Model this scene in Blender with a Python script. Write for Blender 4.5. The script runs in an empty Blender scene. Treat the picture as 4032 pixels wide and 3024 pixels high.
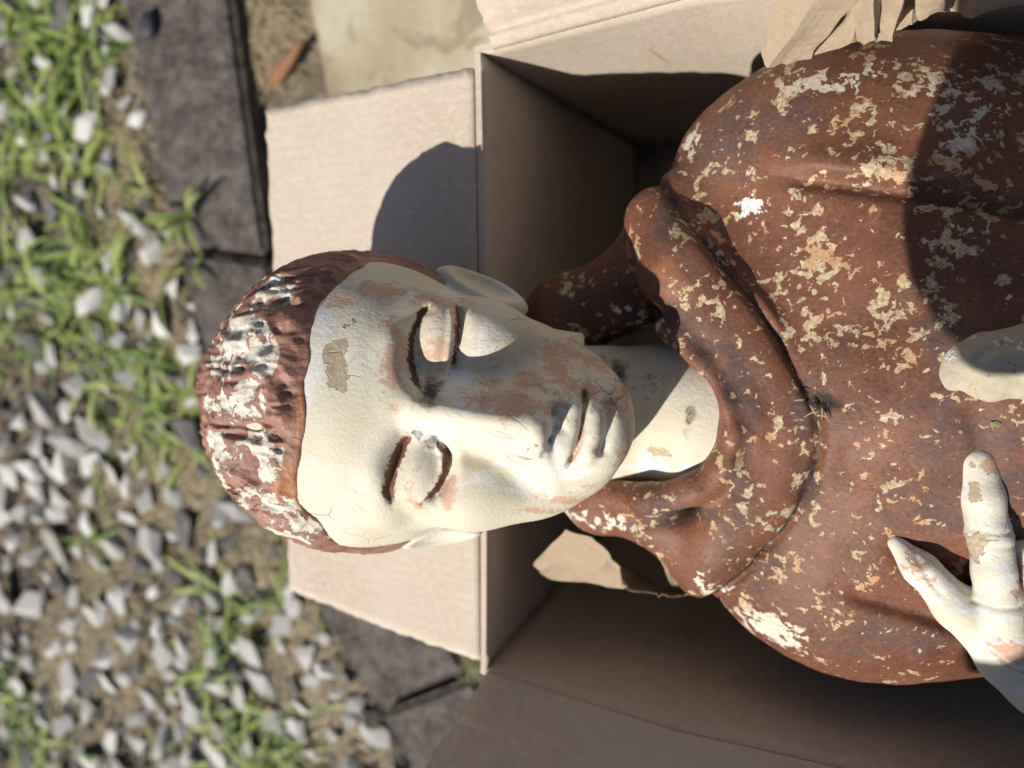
import bpy, bmesh, math, random
import numpy as np
from mathutils import Matrix, Vector

# ------------------------------------------------------------------ camera, sky, sun
U = 0.45                      # camera height above the carton rim (m)
GZ = 1.93 * U                 # camera height above the slab
SC = bpy.context.scene
COL = SC.collection
CAMR = np.array([[0.9217813740066967, -0.05643263025758123, 0.3835810954368547],
                 [-0.0031749213061536587, 0.9882184873481501, 0.15301680018231273],
                 [-0.3876970704158416, -0.1422658761107006, 0.9107422259264302]])
cam_d = bpy.data.cameras.new('camera')
cam = bpy.data.objects.new('camera', cam_d)
COL.objects.link(cam)
m = Matrix(CAMR.tolist()).to_4x4()
m.translation = (0, 0, GZ)
cam.matrix_world = m
cam_d.lens = 27.04
cam_d.sensor_width = 36
cam_d.sensor_fit = 'HORIZONTAL'
cam_d.clip_start = 0.01
cam_d.clip_end = 500
cam_d.dof.use_dof = True
cam_d.dof.focus_distance = 0.39
cam_d.dof.aperture_fstop = 4.3
SC.camera = cam

SUN_DIR = Vector((0.37, 0.72, -1.0)).normalized()      # direction the light travels
sun_el = math.asin(-SUN_DIR.z)
sun_az = math.atan2(-SUN_DIR.x, -SUN_DIR.y)            # from +Y towards +X
world = bpy.data.worlds.new('World')
SC.world = world
world.use_nodes = True
wn = world.node_tree.nodes
sky = wn.new('ShaderNodeTexSky')
sky.sky_type = 'NISHITA'
sky.sun_disc = False
sky.sun_elevation = sun_el
sky.sun_rotation = sun_az
wn['Background'].inputs[1].default_value = 0.060
world.node_tree.links.new(sky.outputs[0], wn['Background'].inputs[0])
sun_d = bpy.data.lights.new('sun', 'SUN')
sun_d.energy = 5.0
sun_d.angle = math.radians(0.53)
sun_d.color = (1.0, 0.95, 0.87)
sun = bpy.data.objects.new('sun', sun_d)
COL.objects.link(sun)
sun.rotation_euler = SUN_DIR.to_track_quat('-Z', 'Y').to_euler()
SC.view_settings.view_transform = 'Standard'
SC.view_settings.look = 'None'
SC.view_settings.gamma = 1
SC.view_settings.exposure = 0.0
SC.view_settings.use_curve_mapping = False

SC.cycles.max_bounces = 5
SC.cycles.diffuse_bounces = 2
SC.cycles.glossy_bounces = 2
SC.cycles.transmission_bounces = 2
SC.cycles.use_adaptive_sampling = True
SC.cycles.adaptive_threshold = 0.05
rng = np.random.default_rng(7)
random.seed(7)

# ------------------------------------------------------------------ object helpers
def tag(o, label=None, cat=None, group=None, kind=None):
    if label: o['label'] = label
    if cat: o['category'] = cat
    if group: o['group'] = group
    if kind: o['kind'] = kind
    return o

def empty(name, loc=(0, 0, 0)):
    o = bpy.data.objects.new(name, None)
    COL.objects.link(o)
    o.location = loc
    o.empty_display_size = 0.05
    return o

def mesh_obj(name, verts, faces, mat=None, parent=None, smooth=True, matrix=None):
    me = bpy.data.meshes.new(name)
    if isinstance(verts, np.ndarray):
        nv, nf, k = len(verts), len(faces), faces.shape[1]
        me.vertices.add(nv)
        me.vertices.foreach_set('co', verts.astype(np.float32).ravel())
        me.loops.add(nf * k)
        me.loops.foreach_set('vertex_index', faces.astype(np.int32).ravel())
        me.polygons.add(nf)
        me.polygons.foreach_set('loop_start', np.arange(0, nf * k, k, dtype=np.int32))
        me.update(calc_edges=True)
    else:
        me.from_pydata(verts, [], faces)
        me.update()
    me.polygons.foreach_set('use_smooth', [smooth] * len(me.polygons))
    if mat: me.materials.append(mat)
    o = bpy.data.objects.new(name, me)
    COL.objects.link(o)
    if matrix is not None: o.matrix_world = matrix
    if parent is not None:
        mw = o.matrix_world.copy()
        o.parent = parent
        pl = Matrix.Translation(parent.location) if parent.parent is None else parent.matrix_world
        o.matrix_basis = pl.inverted() @ mw
    return o

# ------------------------------------------------------------------ sculpting toolkit (signed distances in mm)
def surface_nets(F, org, h):
    nx, ny, nz = F.shape
    S = F < 0
    c = np.zeros((nx - 1, ny - 1, nz - 1), np.int8)
    for i in (0, 1):
        for j in (0, 1):
            for k in (0, 1):
                c += S[i:nx - 1 + i, j:ny - 1 + j, k:nz - 1 + k]
    act = (c > 0) & (c < 8)
    idx = np.argwhere(act)
    n = len(idx)
    imap = np.full(act.shape, -1, np.int32)
    imap[act] = np.arange(n)
    acc = np.zeros((n, 3)); cnt = np.zeros(n)
    cor = {}
    for i in (0, 1):
        for j in (0, 1):
            for k in (0, 1):
                cor[i, j, k] = F[idx[:, 0] + i, idx[:, 1] + j, idx[:, 2] + k].astype(np.float64)
    for ax in range(3):
        for p in (0, 1):
            for q in (0, 1):
                a = [p, q]; a.insert(ax, 0); b = list(a); b[ax] = 1
                fa, fb = cor[tuple(a)], cor[tuple(b)]
                mk = (fa < 0) != (fb < 0)
                t = np.where(mk, fa / np.where(mk, fa - fb, 1), 0)
                pos = np.array(a, float)[None, :].repeat(n, 0)
                pos[:, ax] = t
                acc += pos * mk[:, None]; cnt += mk
    V = (idx + acc / cnt[:, None]) * h + np.array(org)
    quads = []
    for ax in range(3):
        o1, o2 = [(1, 2), (2, 0), (0, 1)][ax]
        A = np.moveaxis(S, ax, 0)
        ch = np.moveaxis(A[:-1] != A[1:], 0, ax)
        e = np.argwhere(ch)
        ok = (e[:, o1] > 0) & (e[:, o2] > 0) & (e[:, o1] < F.shape[o1] - 1) & (e[:, o2] < F.shape[o2] - 1)
        e = e[ok]
        def at(d1, d2):
            g = e.copy(); g[:, o1] -= d1; g[:, o2] -= d2
            return imap[g[:, 0], g[:, 1], g[:, 2]]
        q = np.stack([at(1, 1), at(0, 1), at(0, 0), at(1, 0)], 1)
        inside = S[e[:, 0], e[:, 1], e[:, 2]]
        q[~inside] = q[~inside][:, ::-1]
        quads.append(q)
    return V, np.concatenate(quads)

class Grid:
    def __init__(s, lo, hi, h):
        s.lo, s.h = np.array(lo, float), h
        n = [int((hi[i] - lo[i]) / h) + 1 for i in range(3)]
        ax = [(lo[i] + h * np.arange(n[i])).astype(np.float32) for i in range(3)]
        s.X, s.Y, s.Z = ax[0][:, None, None], ax[1][None, :, None], ax[2][None, None, :]
        s.shape = tuple(n)
    def mesh(s, F): return surface_nets(np.broadcast_to(F, s.shape), s.lo, s.h)

def ell(g, c, r, rot=0.0):
    x, y, z = g.X - c[0], g.Y - c[1], g.Z - c[2]
    if rot:
        ca, sa = math.cos(rot), math.sin(rot)
        x, y = x * ca + y * sa, -x * sa + y * ca
    k0 = np.sqrt((x / r[0])**2 + (y / r[1])**2 + (z / r[2])**2)
    k1 = np.sqrt((x / r[0]**2)**2 + (y / r[1]**2)**2 + (z / r[2]**2)**2)
    return (k0 * (k0 - 1) / (k1 + 1e-6)).astype(np.float32)

def cap(g, a, b, ra, rb):
    a, b = np.array(a, float), np.array(b, float)
    d = b - a; L = float(d @ d) + 1e-9
    t = ((g.X - a[0]) * d[0] + (g.Y - a[1]) * d[1] + (g.Z - a[2]) * d[2]) / L
    t = np.clip(t, 0, 1).astype(np.float32)
    dx, dy, dz = g.X - a[0] - t * d[0], g.Y - a[1] - t * d[1], g.Z - a[2] - t * d[2]
    return (np.sqrt(dx * dx + dy * dy + dz * dz) - (ra + (rb - ra) * t)).astype(np.float32)

def chain(g, pts, k=4.0):
    F = None
    for (a, b) in zip(pts[:-1], pts[1:]):
        c = cap(g, a[:3], b[:3], a[3], b[3])
        F = c if F is None else smin(F, c, k)
    return F

def smin(a, b, k):
    h = np.clip(0.5 + 0.5 * (b - a) / k, 0, 1)
    return b + (a - b) * h - k * h * (1 - h)

def smax(a, b, k): return -smin(-a, -b, k)

class Sub:
    """window of a grid around one primitive, so that small shapes stay cheap"""
    def __init__(s, g, lo, hi):
        sl = []
        for i, A in enumerate((g.X, g.Y, g.Z)):
            v = A.ravel()
            i0 = int(np.clip(np.searchsorted(v, lo[i]), 0, len(v))); i1 = int(np.clip(np.searchsorted(v, hi[i]), i0, len(v)))
            sl.append(slice(i0, i1))
        s.sl = tuple(sl)
        s.X, s.Y, s.Z = g.X[sl[0]], g.Y[:, sl[1]], g.Z[:, :, sl[2]]

def _apply(F, g, lo, hi, fn, k, cut):
    w = Sub(g, lo, hi)
    A = F[w.sl]
    if A.size == 0: return
    d = fn(w)
    F[w.sl] = smax(A, -d, k) if cut else smin(A, d, k)

def uell(F, g, c, r, k, rot=0.0, cut=False):
    pad = max(r) + 3 * k + 18 if rot else 0
    lo = [c[i] - (pad or r[i] + 3 * k + 18) for i in range(3)]; hi = [c[i] + (pad or r[i] + 3 * k + 18) for i in range(3)]
    _apply(F, g, lo, hi, lambda w: ell(w, c, r, rot), k, cut)

def uchain(F, g, pts, k, kk=4.0, cut=False):
    R = max(p[3] for p in pts) + 2.5 * k + 8
    lo = [min(p[i] for p in pts) - R for i in range(3)]; hi = [max(p[i] for p in pts) + R for i in range(3)]
    _apply(F, g, lo, hi, lambda w: chain(w, pts, kk), k, cut)

def pdist(x, y, pts):
    """distance in the plane to a polyline, and the running parameter 0..1 at the nearest point"""
    best = None; par = None; n = len(pts) - 1
    for i in range(n):
        ax, ay = pts[i][:2]; bx, by = pts[i + 1][:2]
        dx, dy = bx - ax, by - ay; L = dx * dx + dy * dy + 1e-9
        t = np.clip(((x - ax) * dx + (y - ay) * dy) / L, 0, 1)
        d = np.sqrt((x - ax - t * dx)**2 + (y - ay - t * dy)**2)
        if best is None: best, par = d, (i + t) / n
        else:
            w = d < best
            best = np.where(w, d, best); par = np.where(w, (i + t) / n, par)
    return best, par

def line(x, y, pts, width, taper=True):
    d, t = pdist(x, y, pts)
    e = np.exp(-(d / width)**2)
    if taper: e = e * np.clip(np.minimum(t, 1 - t) * 8, 0.25, 1)
    return e

def gau(x, y, cx, cy, sx, sy, rot=0.0):
    u, v = x - cx, y - cy
    if rot:
        ca, sa = math.cos(rot), math.sin(rot)
        u, v = u * ca + v * sa, -u * sa + v * ca
    return np.exp(-(u / sx)**2 - (v / sy)**2)

_wv = np.random.default_rng(3)
_WD = _wv.normal(size=(40, 3)); _WD /= np.linalg.norm(_WD, axis=1)[:, None]; _WP = _wv.uniform(0, 6.28, 40)
def wnoise(x, y, z, scale, seed=0, n=7):
    """cheap smooth noise: a sum of sines in random directions, about -1..1"""
    s = 0
    for i in range(n):
        k = (i + seed * 5) % 40
        f = (0.7 + 0.13 * i) * 6.28 / scale
        s = s + np.sin((x * _WD[k, 0] + y * _WD[k, 1] + z * _WD[k, 2]) * f + _WP[k])
    return s / (n * 0.6)

def frame(O, a, b, c):
    M = Matrix(((a[0], b[0], c[0], O[0]), (a[1], b[1], c[1], O[1]), (a[2], b[2], c[2], O[2] + GZ), (0, 0, 0, 1)))
    return M
def nrm(v): return v / np.linalg.norm(v)

# head frame: a to the chin, b across, c out of the face; chest frame likewise
KS = 1.13                     # statue size
MM = 1e-3 * KS
H_O = KS * np.array([-0.16650574, -0.06122491, -0.297])
H_C = nrm(np.array([math.sin(math.radians(22)), 0.13 * 1.0, math.cos(math.radians(22))]))
H_A = np.array([0.92634168, -0.11801724, -0.35771919]); H_A = nrm(H_A - H_C * (H_A @ H_C)); H_B = np.cross(H_C, H_A)
T_O = KS * np.array([-0.02890865, -0.0773269, -0.369])
T_C = nrm(np.array([math.sin(math.radians(12)), 0.03, math.cos(math.radians(12))]))
T_A = nrm(np.array([1., 0, 0]) - T_C * T_C[0]); T_B = np.cross(T_C, T_A)
HEADM, BODYM = frame(H_O, H_A, H_B, H_C), frame(T_O, T_A, T_B, T_C)

# ------------------------------------------------------------------ materials
class NB:
    """small helper around one node tree"""
    def __init__(s, name):
        s.mat = bpy.data.materials.new(name); s.mat.use_nodes = True
        s.t = s.mat.node_tree; s.n = s.t.nodes
        s.bsdf = s.n['Principled BSDF']
        s.tc = s.n.new('ShaderNodeTexCoord')
        s.co = s.tc.outputs['Object']
    def put(s, sock, v):
        if isinstance(v, bpy.types.NodeSocket): s.t.links.new(v, sock)
        elif isinstance(v, (tuple, list)) and len(v) == 3 and sock.type == 'RGBA': sock.default_value = (*v, 1)
        else: sock.default_value = v
    def mapping(s, scale=(1, 1, 1), rot=(0, 0, 0), loc=(0, 0, 0), co=None):
        m = s.n.new('ShaderNodeMapping'); s.put(m.inputs[0], co or s.co)
        m.inputs['Scale'].default_value = scale; m.inputs['Rotation'].default_value = rot; m.inputs['Location'].default_value = loc
        return m.outputs[0]
    def noise(s, scale, detail=3, rough=0.5, dist=0.0, co=None, out=0):
        n = s.n.new('ShaderNodeTexNoise'); s.put(n.inputs['Vector'], co or s.co)
        n.inputs['Scale'].default_value = scale; n.inputs['Detail'].default_value = detail
        n.inputs['Roughness'].default_value = rough; n.inputs['Distortion'].default_value = dist
        return n.outputs[out]
    def voro(s, scale, feature='F1', co=None, out=0, rnd=1.0):
        n = s.n.new('ShaderNodeTexVoronoi'); n.feature = feature; s.put(n.inputs['Vector'], co or s.co)
        n.inputs['Scale'].default_value = scale; n.inputs['Randomness'].default_value = rnd
        return n.outputs[out]
    def attr(s, name):
        a = s.n.new('ShaderNodeAttribute'); a.attribute_name = name
        return a.outputs['Fac']
    def math(s, op, a, b=0.0, c=0.0, clamp=False):
        m = s.n.new('ShaderNodeMath'); m.operation = op; m.use_clamp = clamp
        s.put(m.inputs[0], a); s.put(m.inputs[1], b); s.put(m.inputs[2], c)
        return m.outputs[0]
    def mr(s, v, a, b, c=0.0, d=1.0, smooth=True):
        m = s.n.new('ShaderNodeMapRange'); m.interpolation_type = 'SMOOTHSTEP' if smooth else 'LINEAR'
        s.put(m.inputs[0], v); s.put(m.inputs[1], a); s.put(m.inputs[2], b); s.put(m.inputs[3], c); s.put(m.inputs[4], d)
        return m.outputs[0]
    def mix(s, f, a, b, mode='MIX'):
        m = s.n.new('ShaderNodeMix'); m.data_type = 'RGBA'; m.blend_type = mode
        s.put(m.inputs[0], f); s.put(m.inputs[6], a); s.put(m.inputs[7], b)
        return m.outputs[2]
    def warp(s, amount, scale, co=None):
        n = s.n.new('ShaderNodeTexNoise'); s.put(n.inputs['Vector'], co or s.co); n.inputs['Scale'].default_value = scale
        n.inputs['Detail'].default_value = 2
        v = s.n.new('ShaderNodeVectorMath'); v.operation = 'MULTIPLY_ADD'
        s.put(v.inputs[0], n.outputs['Color']); v.inputs[1].default_value = (amount,) * 3; s.put(v.inputs[2], co or s.co)
        return v.outputs[0]
    def bump(s, hgt, dist, strength=1.0, prev=None):
        b = s.n.new('ShaderNodeBump'); b.inputs['Distance'].default_value = dist; b.inputs['Strength'].default_value = strength
        s.put(b.inputs['Height'], hgt)
        if prev is not None: s.put(b.inputs['Normal'], prev)
        return b.outputs[0]
    def done(s, col, rough=0.8, normal=None, spec=0.3):
        s.put(s.bsdf.inputs['Base Color'], col); s.put(s.bsdf.inputs['Roughness'], rough)
        s.bsdf.inputs['Specular IOR Level'].default_value = spec
        if normal is not None: s.put(s.bsdf.inputs['Normal'], normal)
        return s.mat

MATS = {}

def edge_mask(b, a, n, lo, hi, amp=0.5):
    """painted or flaked region: attribute a broken up by noise n, crisp edge"""
    v = b.math('ADD', a, b.math('MULTIPLY', b.math('SUBTRACT', n, 0.5), amp))
    return b.math('MULTIPLY', b.mr(v, lo, hi), b.mr(a, 0.06, 0.22))

def skin_material(name, hand=False):
    b = NB(name)
    n_big = b.noise(20, 2); n_mid = b.noise(75, 5, 0.66, 0.4); n_fine = b.mr(b.noise(430, 3, 0.62), 0.28, 0.72, 0, 1, False); n_brush = b.noise(60, 4, 0.65, 0.0, b.mapping((1, 2.6, 2.6)))
    cream = b.mix(b.mr(n_big, 0.35, 0.65), (0.71, 0.645, 0.49), (0.77, 0.72, 0.60))
    cream = b.mix(b.mr(n_brush, 0.5, 0.7, 0, 0.7), cream, (0.66, 0.59, 0.46))
    white = (0.78, 0.765, 0.74)
    dirt = b.attr('dirt')
    if hand:
        wm = b.mr(n_brush, 0.50, 0.6); pm = edge_mask(b, b.attr('pink'), n_mid, 0.46, 0.74, 4.5)
        bare = edge_mask(b, b.attr('bare'), b.noise(90, 4, 0.65, 0.5), 0.50, 0.55, 3.0)
    else:
        wm = edge_mask(b, b.math('ADD', b.attr('white'), 0.12), n_brush, 0.30, 0.75, 3.0)
        pm = edge_mask(b, b.attr('pink'), b.math('ADD', b.math('MULTIPLY', n_mid, 0.6), b.math('MULTIPLY', b.math('ADD', n_brush, n_fine), 0.2)), 0.40, 0.95, 4.0)
        bare = edge_mask(b, b.attr('bare'), b.noise(62, 4, 0.62, 0.5), 0.50, 0.53, 1.9)
    col = b.mix(wm, cream, white)
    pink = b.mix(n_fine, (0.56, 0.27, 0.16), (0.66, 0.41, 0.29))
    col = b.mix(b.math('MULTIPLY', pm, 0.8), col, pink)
    stone = b.mix(n_fine, (0.38, 0.30, 0.19), (0.60, 0.51, 0.37))
    col = b.mix(bare, col, stone)
    if not hand:
        brown = edge_mask(b, b.attr('brown'), b.math('ADD', b.math('MULTIPLY', n_mid, 0.7), b.math('MULTIPLY', n_fine, 0.3)), 0.44, 0.70, 1.8)
        col = b.mix(brown, col, b.mix(n_fine, (0.13, 0.055, 0.038), (0.25, 0.12, 0.08)))
    wc = b.warp(0.007, 55)
    vd = b.voro(12, 'DISTANCE_TO_EDGE', wc)
    cm = b.mr(n_big, 0.62, 0.70, 0.0, 0.0 if hand else 0.35)
    crack = b.math('MULTIPLY', b.mr(vd, 0.001, 0.007, 1, 0), cm)
    vd2 = b.voro(48, 'DISTANCE_TO_EDGE', wc)
    crack2 = b.math('MULTIPLY', b.mr(vd2, 0.003, 0.018, 1, 0), b.mr(b.noise(24, 2, 0.5, 0, b.mapping(loc=(1, 9, 2))), 0.58, 0.66))
    crack = b.math('MAXIMUM', crack, b.math('MULTIPLY', crack2, 0.7))
    col = b.mix(b.math('MULTIPLY', crack, 0.3 if hand else 0.45), col, (0.24, 0.17, 0.11))
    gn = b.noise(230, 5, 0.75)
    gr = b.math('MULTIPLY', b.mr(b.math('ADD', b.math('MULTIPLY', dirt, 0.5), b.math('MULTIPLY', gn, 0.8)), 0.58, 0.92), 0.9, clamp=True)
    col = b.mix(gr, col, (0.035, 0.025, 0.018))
    hgt = b.math('ADD', b.math('MULTIPLY', n_fine, 0.16), b.math('ADD', b.math('MULTIPLY', gn, 0.22), b.math('MULTIPLY', n_mid, 0.25)))
    lay = b.math('ADD', b.math('MULTIPLY', bare, -0.8), b.math('MULTIPLY', crack, -0.8))
    lay = b.math('ADD', lay, b.math('MULTIPLY', pm, -0.2))
    nor = b.bump(b.math('ADD', hgt, lay), 0.0011, 0.9)
    return b.done(col, 0.62, nor, 0.22)
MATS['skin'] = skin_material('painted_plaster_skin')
MATS['handskin'] = skin_material('painted_plaster_hand', True)

def stone_hand():
    b = NB('worn_concrete_hand')
    n = b.noise(45, 5, 0.65, 0.4)
    stone = b.mix(b.noise(300, 3, 0.6), (0.40, 0.34, 0.24), (0.58, 0.52, 0.40))
    spk = b.math('MULTIPLY', b.mr(b.voro(260, 'F1'), 0.12, 0.3, 1, 0), b.mr(b.noise(500, 1), 0.5, 0.6))
    stone = b.mix(b.math('MULTIPLY', spk, 0.75), stone, (0.17, 0.17, 0.17))
    m = b.mr(n, 0.56, 0.575)
    col = b.mix(m, stone, (0.80, 0.79, 0.77))
    nor = b.bump(b.math('ADD', b.math('MULTIPLY', m, 1.0), b.math('MULTIPLY', b.noise(500, 3), 0.4)), 0.0009, 0.8)
    return b.done(col, 0.75, nor)
MATS['handstone'] = stone_hand()

def hair_material():
    b = NB('painted_plaster_hair')
    n2 = b.noise(160, 4, 0.65); n4 = b.noise(105, 5, 0.64, 0.4)
    col = b.mix(b.mr(b.noise(30, 2), 0.35, 0.65), (0.26, 0.125, 0.092), (0.38, 0.20, 0.145))
    col = b.mix(b.mr(n2, 0.5, 0.75), col, (0.19, 0.085, 0.072))
    col = b.mix(edge_mask(b, b.attr('orange'), n2, 0.45, 0.75, 0.8), col, (0.46, 0.20, 0.10))
    ch = edge_mask(b, b.attr('chip'), n4, 0.50, 0.55, 5.0)
    cc = b.mix(b.mr(n2, 0.4, 0.7), (0.73, 0.69, 0.60), (0.50, 0.42, 0.30))
    col = b.mix(ch, col, cc)
    n5 = b.noise(380, 4, 0.72)
    col = b.mix(b.mr(n5, 0.60, 0.78, 0, 0.7), col, (0.03, 0.02, 0.018))
    nor = b.bump(b.math('ADD', b.math('MULTIPLY', n5, 0.5), b.math('ADD', b.math('MULTIPLY', n2, 0.5), b.math('MULTIPLY', ch, -0.7))), 0.0016, 0.9)
    return b.done(col, b.mr(ch, 0, 1, 0.42, 0.8), nor, 0.4)
MATS['hair'] = hair_material()

def robe_material():
    b = NB('flaking_brown_robe_paint')
    n2 = b.noise(110, 4, 0.7); n3 = b.noise(420, 4, 0.72); n4 = b.noise(34, 5, 0.66, 0.3); n3c = b.mr(n3, 0.32, 0.68, 0, 1, False)
    col = b.mix(b.mr(b.noise(13, 3, 0.55), 0.35, 0.65), (0.155, 0.062, 0.037), (0.235, 0.098, 0.057))
    om = edge_mask(b, b.attr('orange'), n4, 0.30, 0.95, 2.6)
    col = b.mix(om, col, (0.27, 0.108, 0.056))
    dm = edge_mask(b, b.math('ADD', b.attr('dark'), 0.1), n4, 0.25, 1.0, -2.8)
    col = b.mix(b.math('MULTIPLY', dm, 0.72), col, b.mix(n2, (0.070, 0.045, 0.043), (0.150, 0.108, 0.104)))
    col = b.mix(b.math('MULTIPLY', b.mr(n3, 0.50, 0.78), 0.42), col, (0.32, 0.235, 0.19))
    col = b.mix(b.math('MULTIPLY', b.mr(n3, 0.48, 0.28), 0.55), col, (0.045, 0.018, 0.014))
    # flakes: lacy islands, thick where the paint has failed most
    wv = b.warp(0.007, 150)
    dens = b.attr('chip')
    n5 = b.noise(46, 2, 0.5, 0, b.mapping(loc=(2, 2, 2)))
    v = b.math('ADD', b.math('ADD', b.noise(165, 4, 0.56, 0.1, wv), b.math('MULTIPLY', b.math('SUBTRACT', n5, 0.5), 0.55)), b.math('MULTIPLY', dens, 0.135))
    v2 = b.math('ADD', b.noise(190, 2, 0.5, 0.3, wv), b.math('MULTIPLY', dens, 0.12))
    chip = b.math('MAXIMUM', b.mr(v, 0.640, 0.650), b.mr(v2, 0.742, 0.750))
    rim = b.math('MAXIMUM', b.mr(v, 0.612, 0.642), b.mr(v2, 0.72, 0.745))
    col = b.mix(b.math('MULTIPLY', rim, 0.4), col, (0.34, 0.125, 0.06))
    tan = b.mix(n3c, (0.30, 0.185, 0.085), (0.78, 0.65, 0.45))
    tan = b.mix(b.mr(n4, 0.48, 0.62, 0, 0.8), tan, (0.55, 0.28, 0.14))
    pale = edge_mask(b, b.attr('pale'), n2, 0.4, 0.7, 0.6)
    tan = b.mix(pale, tan, b.mix(n3c, (0.56, 0.46, 0.34), (0.82, 0.77, 0.67)))
    tan = b.mix(b.mr(b.voro(280, 'F1'), 0.12, 0.24, 0.75, 0), tan, (0.20, 0.17, 0.14))
    col = b.mix(chip, col, tan)
    ws = edge_mask(b, b.attr('splash'), n2, 0.55, 0.62, 4.5)
    col = b.mix(ws, col, (0.85, 0.84, 0.82))
    ws2 = b.mr(b.voro(120, 'F1'), 0.035, 0.06, 1, 0)
    col = b.mix(b.math('MULTIPLY', ws2, b.mr(n4, 0.50, 0.56)), col, (0.72, 0.68, 0.60))
    vd = b.voro(24, 'DISTANCE_TO_EDGE', b.warp(0.016, 50))
    crk = b.math('MULTIPLY', b.mr(vd, 0.002, 0.012, 1, 0), b.mr(n4, 0.54, 0.60))
    col = b.mix(b.math('MULTIPLY', crk, 0.4), col, (0.32, 0.19, 0.13))
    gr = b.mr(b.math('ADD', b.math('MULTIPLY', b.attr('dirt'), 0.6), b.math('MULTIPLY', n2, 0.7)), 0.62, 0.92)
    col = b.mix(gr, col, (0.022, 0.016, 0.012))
    hgt = b.math('ADD', b.math('MULTIPLY', n3, 0.34), b.math('MULTIPLY', chip, -0.75))
    nor = b.bump(hgt, 0.0014, 0.9)
    rg = b.mix(b.math('MAXIMUM', chip, dm), (0.50, 0.50, 0.50), (0.80, 0.80, 0.80))
    return b.done(col, rg, nor, 0.32)
MATS['robe'] = robe_material()

SMX, SMZ, SMA, SMB = -0.1168, 0.8685 - 0.530, 0.16, -0.987          # rusty scuff on the long wall
def card_material(name, tone=1.0, ax=1):
    b = NB(name)
    sx = b.n.new('ShaderNodeSeparateXYZ'); b.put(sx.inputs[0], b.co)
    fl = b.math('SINE', b.math('MULTIPLY', sx.outputs[ax], 6.283 / 0.0075))
    n1 = b.noise(9, 4, 0.6); n2 = b.noise(170, 5, 0.7, 0.0, b.mapping((1, 1.6, 1))); n3 = b.noise(700, 3, 0.7)
    c1 = tuple(x * tone for x in (0.53, 0.435, 0.345)); c2 = tuple(x * tone for x in (0.60, 0.51, 0.42))
    col = b.mix(b.mr(n1, 0.3, 0.7), c1, c2)
    col = b.mix(b.mr(n2, 0.42, 0.62, 0.0, 0.55), col, tuple(x * 1.12 for x in c2))
    col = b.mix(b.mr(b.noise(260, 4, 0.7), 0.58, 0.75, 0.0, 0.4), col, tuple(x * 0.72 for x in c1))
    col = b.mix(b.mr(fl, -1, 1, 0, 0.03), col, tuple(x * 0.7 for x in c1))
    # scuffs and a few stains
    st = b.mr(b.noise(11, 5, 0.7, 0.8, b.mapping(loc=(3, 8, 1))), 0.60, 0.74, 0, 0.35)
    col = b.mix(st, col, tuple(x * 0.62 for x in c1))
    sc = b.math('MULTIPLY', b.mr(b.noise(70, 3, 0.6, 0, b.mapping((0.15, 1, 1), rot=(0, 0, 0.6))), 0.70, 0.73), 0.5)
    col = b.mix(sc, col, tuple(min(1, x * 1.25) for x in c2))
    if ax == 0:
        dx = b.math('SUBTRACT', sx.outputs[0], SMX); dz = b.math('SUBTRACT', sx.outputs[2], SMZ)
        u_ = b.math('ADD', b.math('MULTIPLY', dx, SMA), b.math('MULTIPLY', dz, SMB)); v_ = b.math('SUBTRACT', b.math('MULTIPLY', dz, SMA), b.math('MULTIPLY', dx, SMB))
        sm = b.math('MULTIPLY', b.mr(b.math('ABSOLUTE', v_), 0.0006, 0.0022, 1, 0), b.mr(b.math('ABSOLUTE', u_), 0.014, 0.022, 1, 0))
        sm = b.math('MULTIPLY', sm, b.mr(sx.outputs[1], 0.05, 0.06))
        col = b.mix(b.math('MULTIPLY', sm, b.mr(n2, 0.35, 0.6, 0.2, 0.8)), col, (0.50, 0.20, 0.10))
    nor = b.bump(b.math('ADD', b.math('ADD', n3, b.math('MULTIPLY', fl, 0.05)), b.math('MULTIPLY', b.noise(14, 2), 2.5)), 0.0007, 0.7)
    return b.done(col, 0.85, nor, 0.15)
MATS['card'] = card_material('corrugated_cardboard')
MATS['card_x'] = card_material('corrugated_cardboard_long_side', 1.0, 0)

def kraft():
    b = NB('kraft_paper')
    col = b.mix(b.noise(320, 5, 0.75), (0.30, 0.22, 0.15), (0.50, 0.40, 0.285))
    nor = b.bump(b.math('ADD', b.noise(90, 4), b.math('MULTIPLY', b.noise(600, 3), 0.3)), 0.0012, 0.7)
    m = b.done(col, 0.8, nor, 0.2)
    b.bsdf.inputs['Transmission Weight'].default_value = 0.0
    return m
MATS['kraft'] = kraft()

def slab_material():
    b = NB('concrete_slab')
    n = b.noise(7, 5, 0.62); n2 = b.noise(60, 6, 0.7)
    col = b.mix(b.mr(n, 0.38, 0.62), (0.40, 0.34, 0.23), (0.52, 0.46, 0.33))
    col = b.mix(b.mr(b.noise(14, 4, 0.6, 0.5, b.mapping(loc=(2, 6, 0))), 0.52, 0.64, 0, 0.75), col, (0.27, 0.215, 0.14))
    col = b.mix(b.mr(n2, 0.5, 0.8, 0, 0.5), col, (0.28, 0.23, 0.15))
    nor = b.bump(b.math('ADD', n2, b.noise(300, 4)), 0.002, 0.6)
    return b.done(col, 0.9, nor, 0.2)
MATS['slab'] = slab_material()

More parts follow.
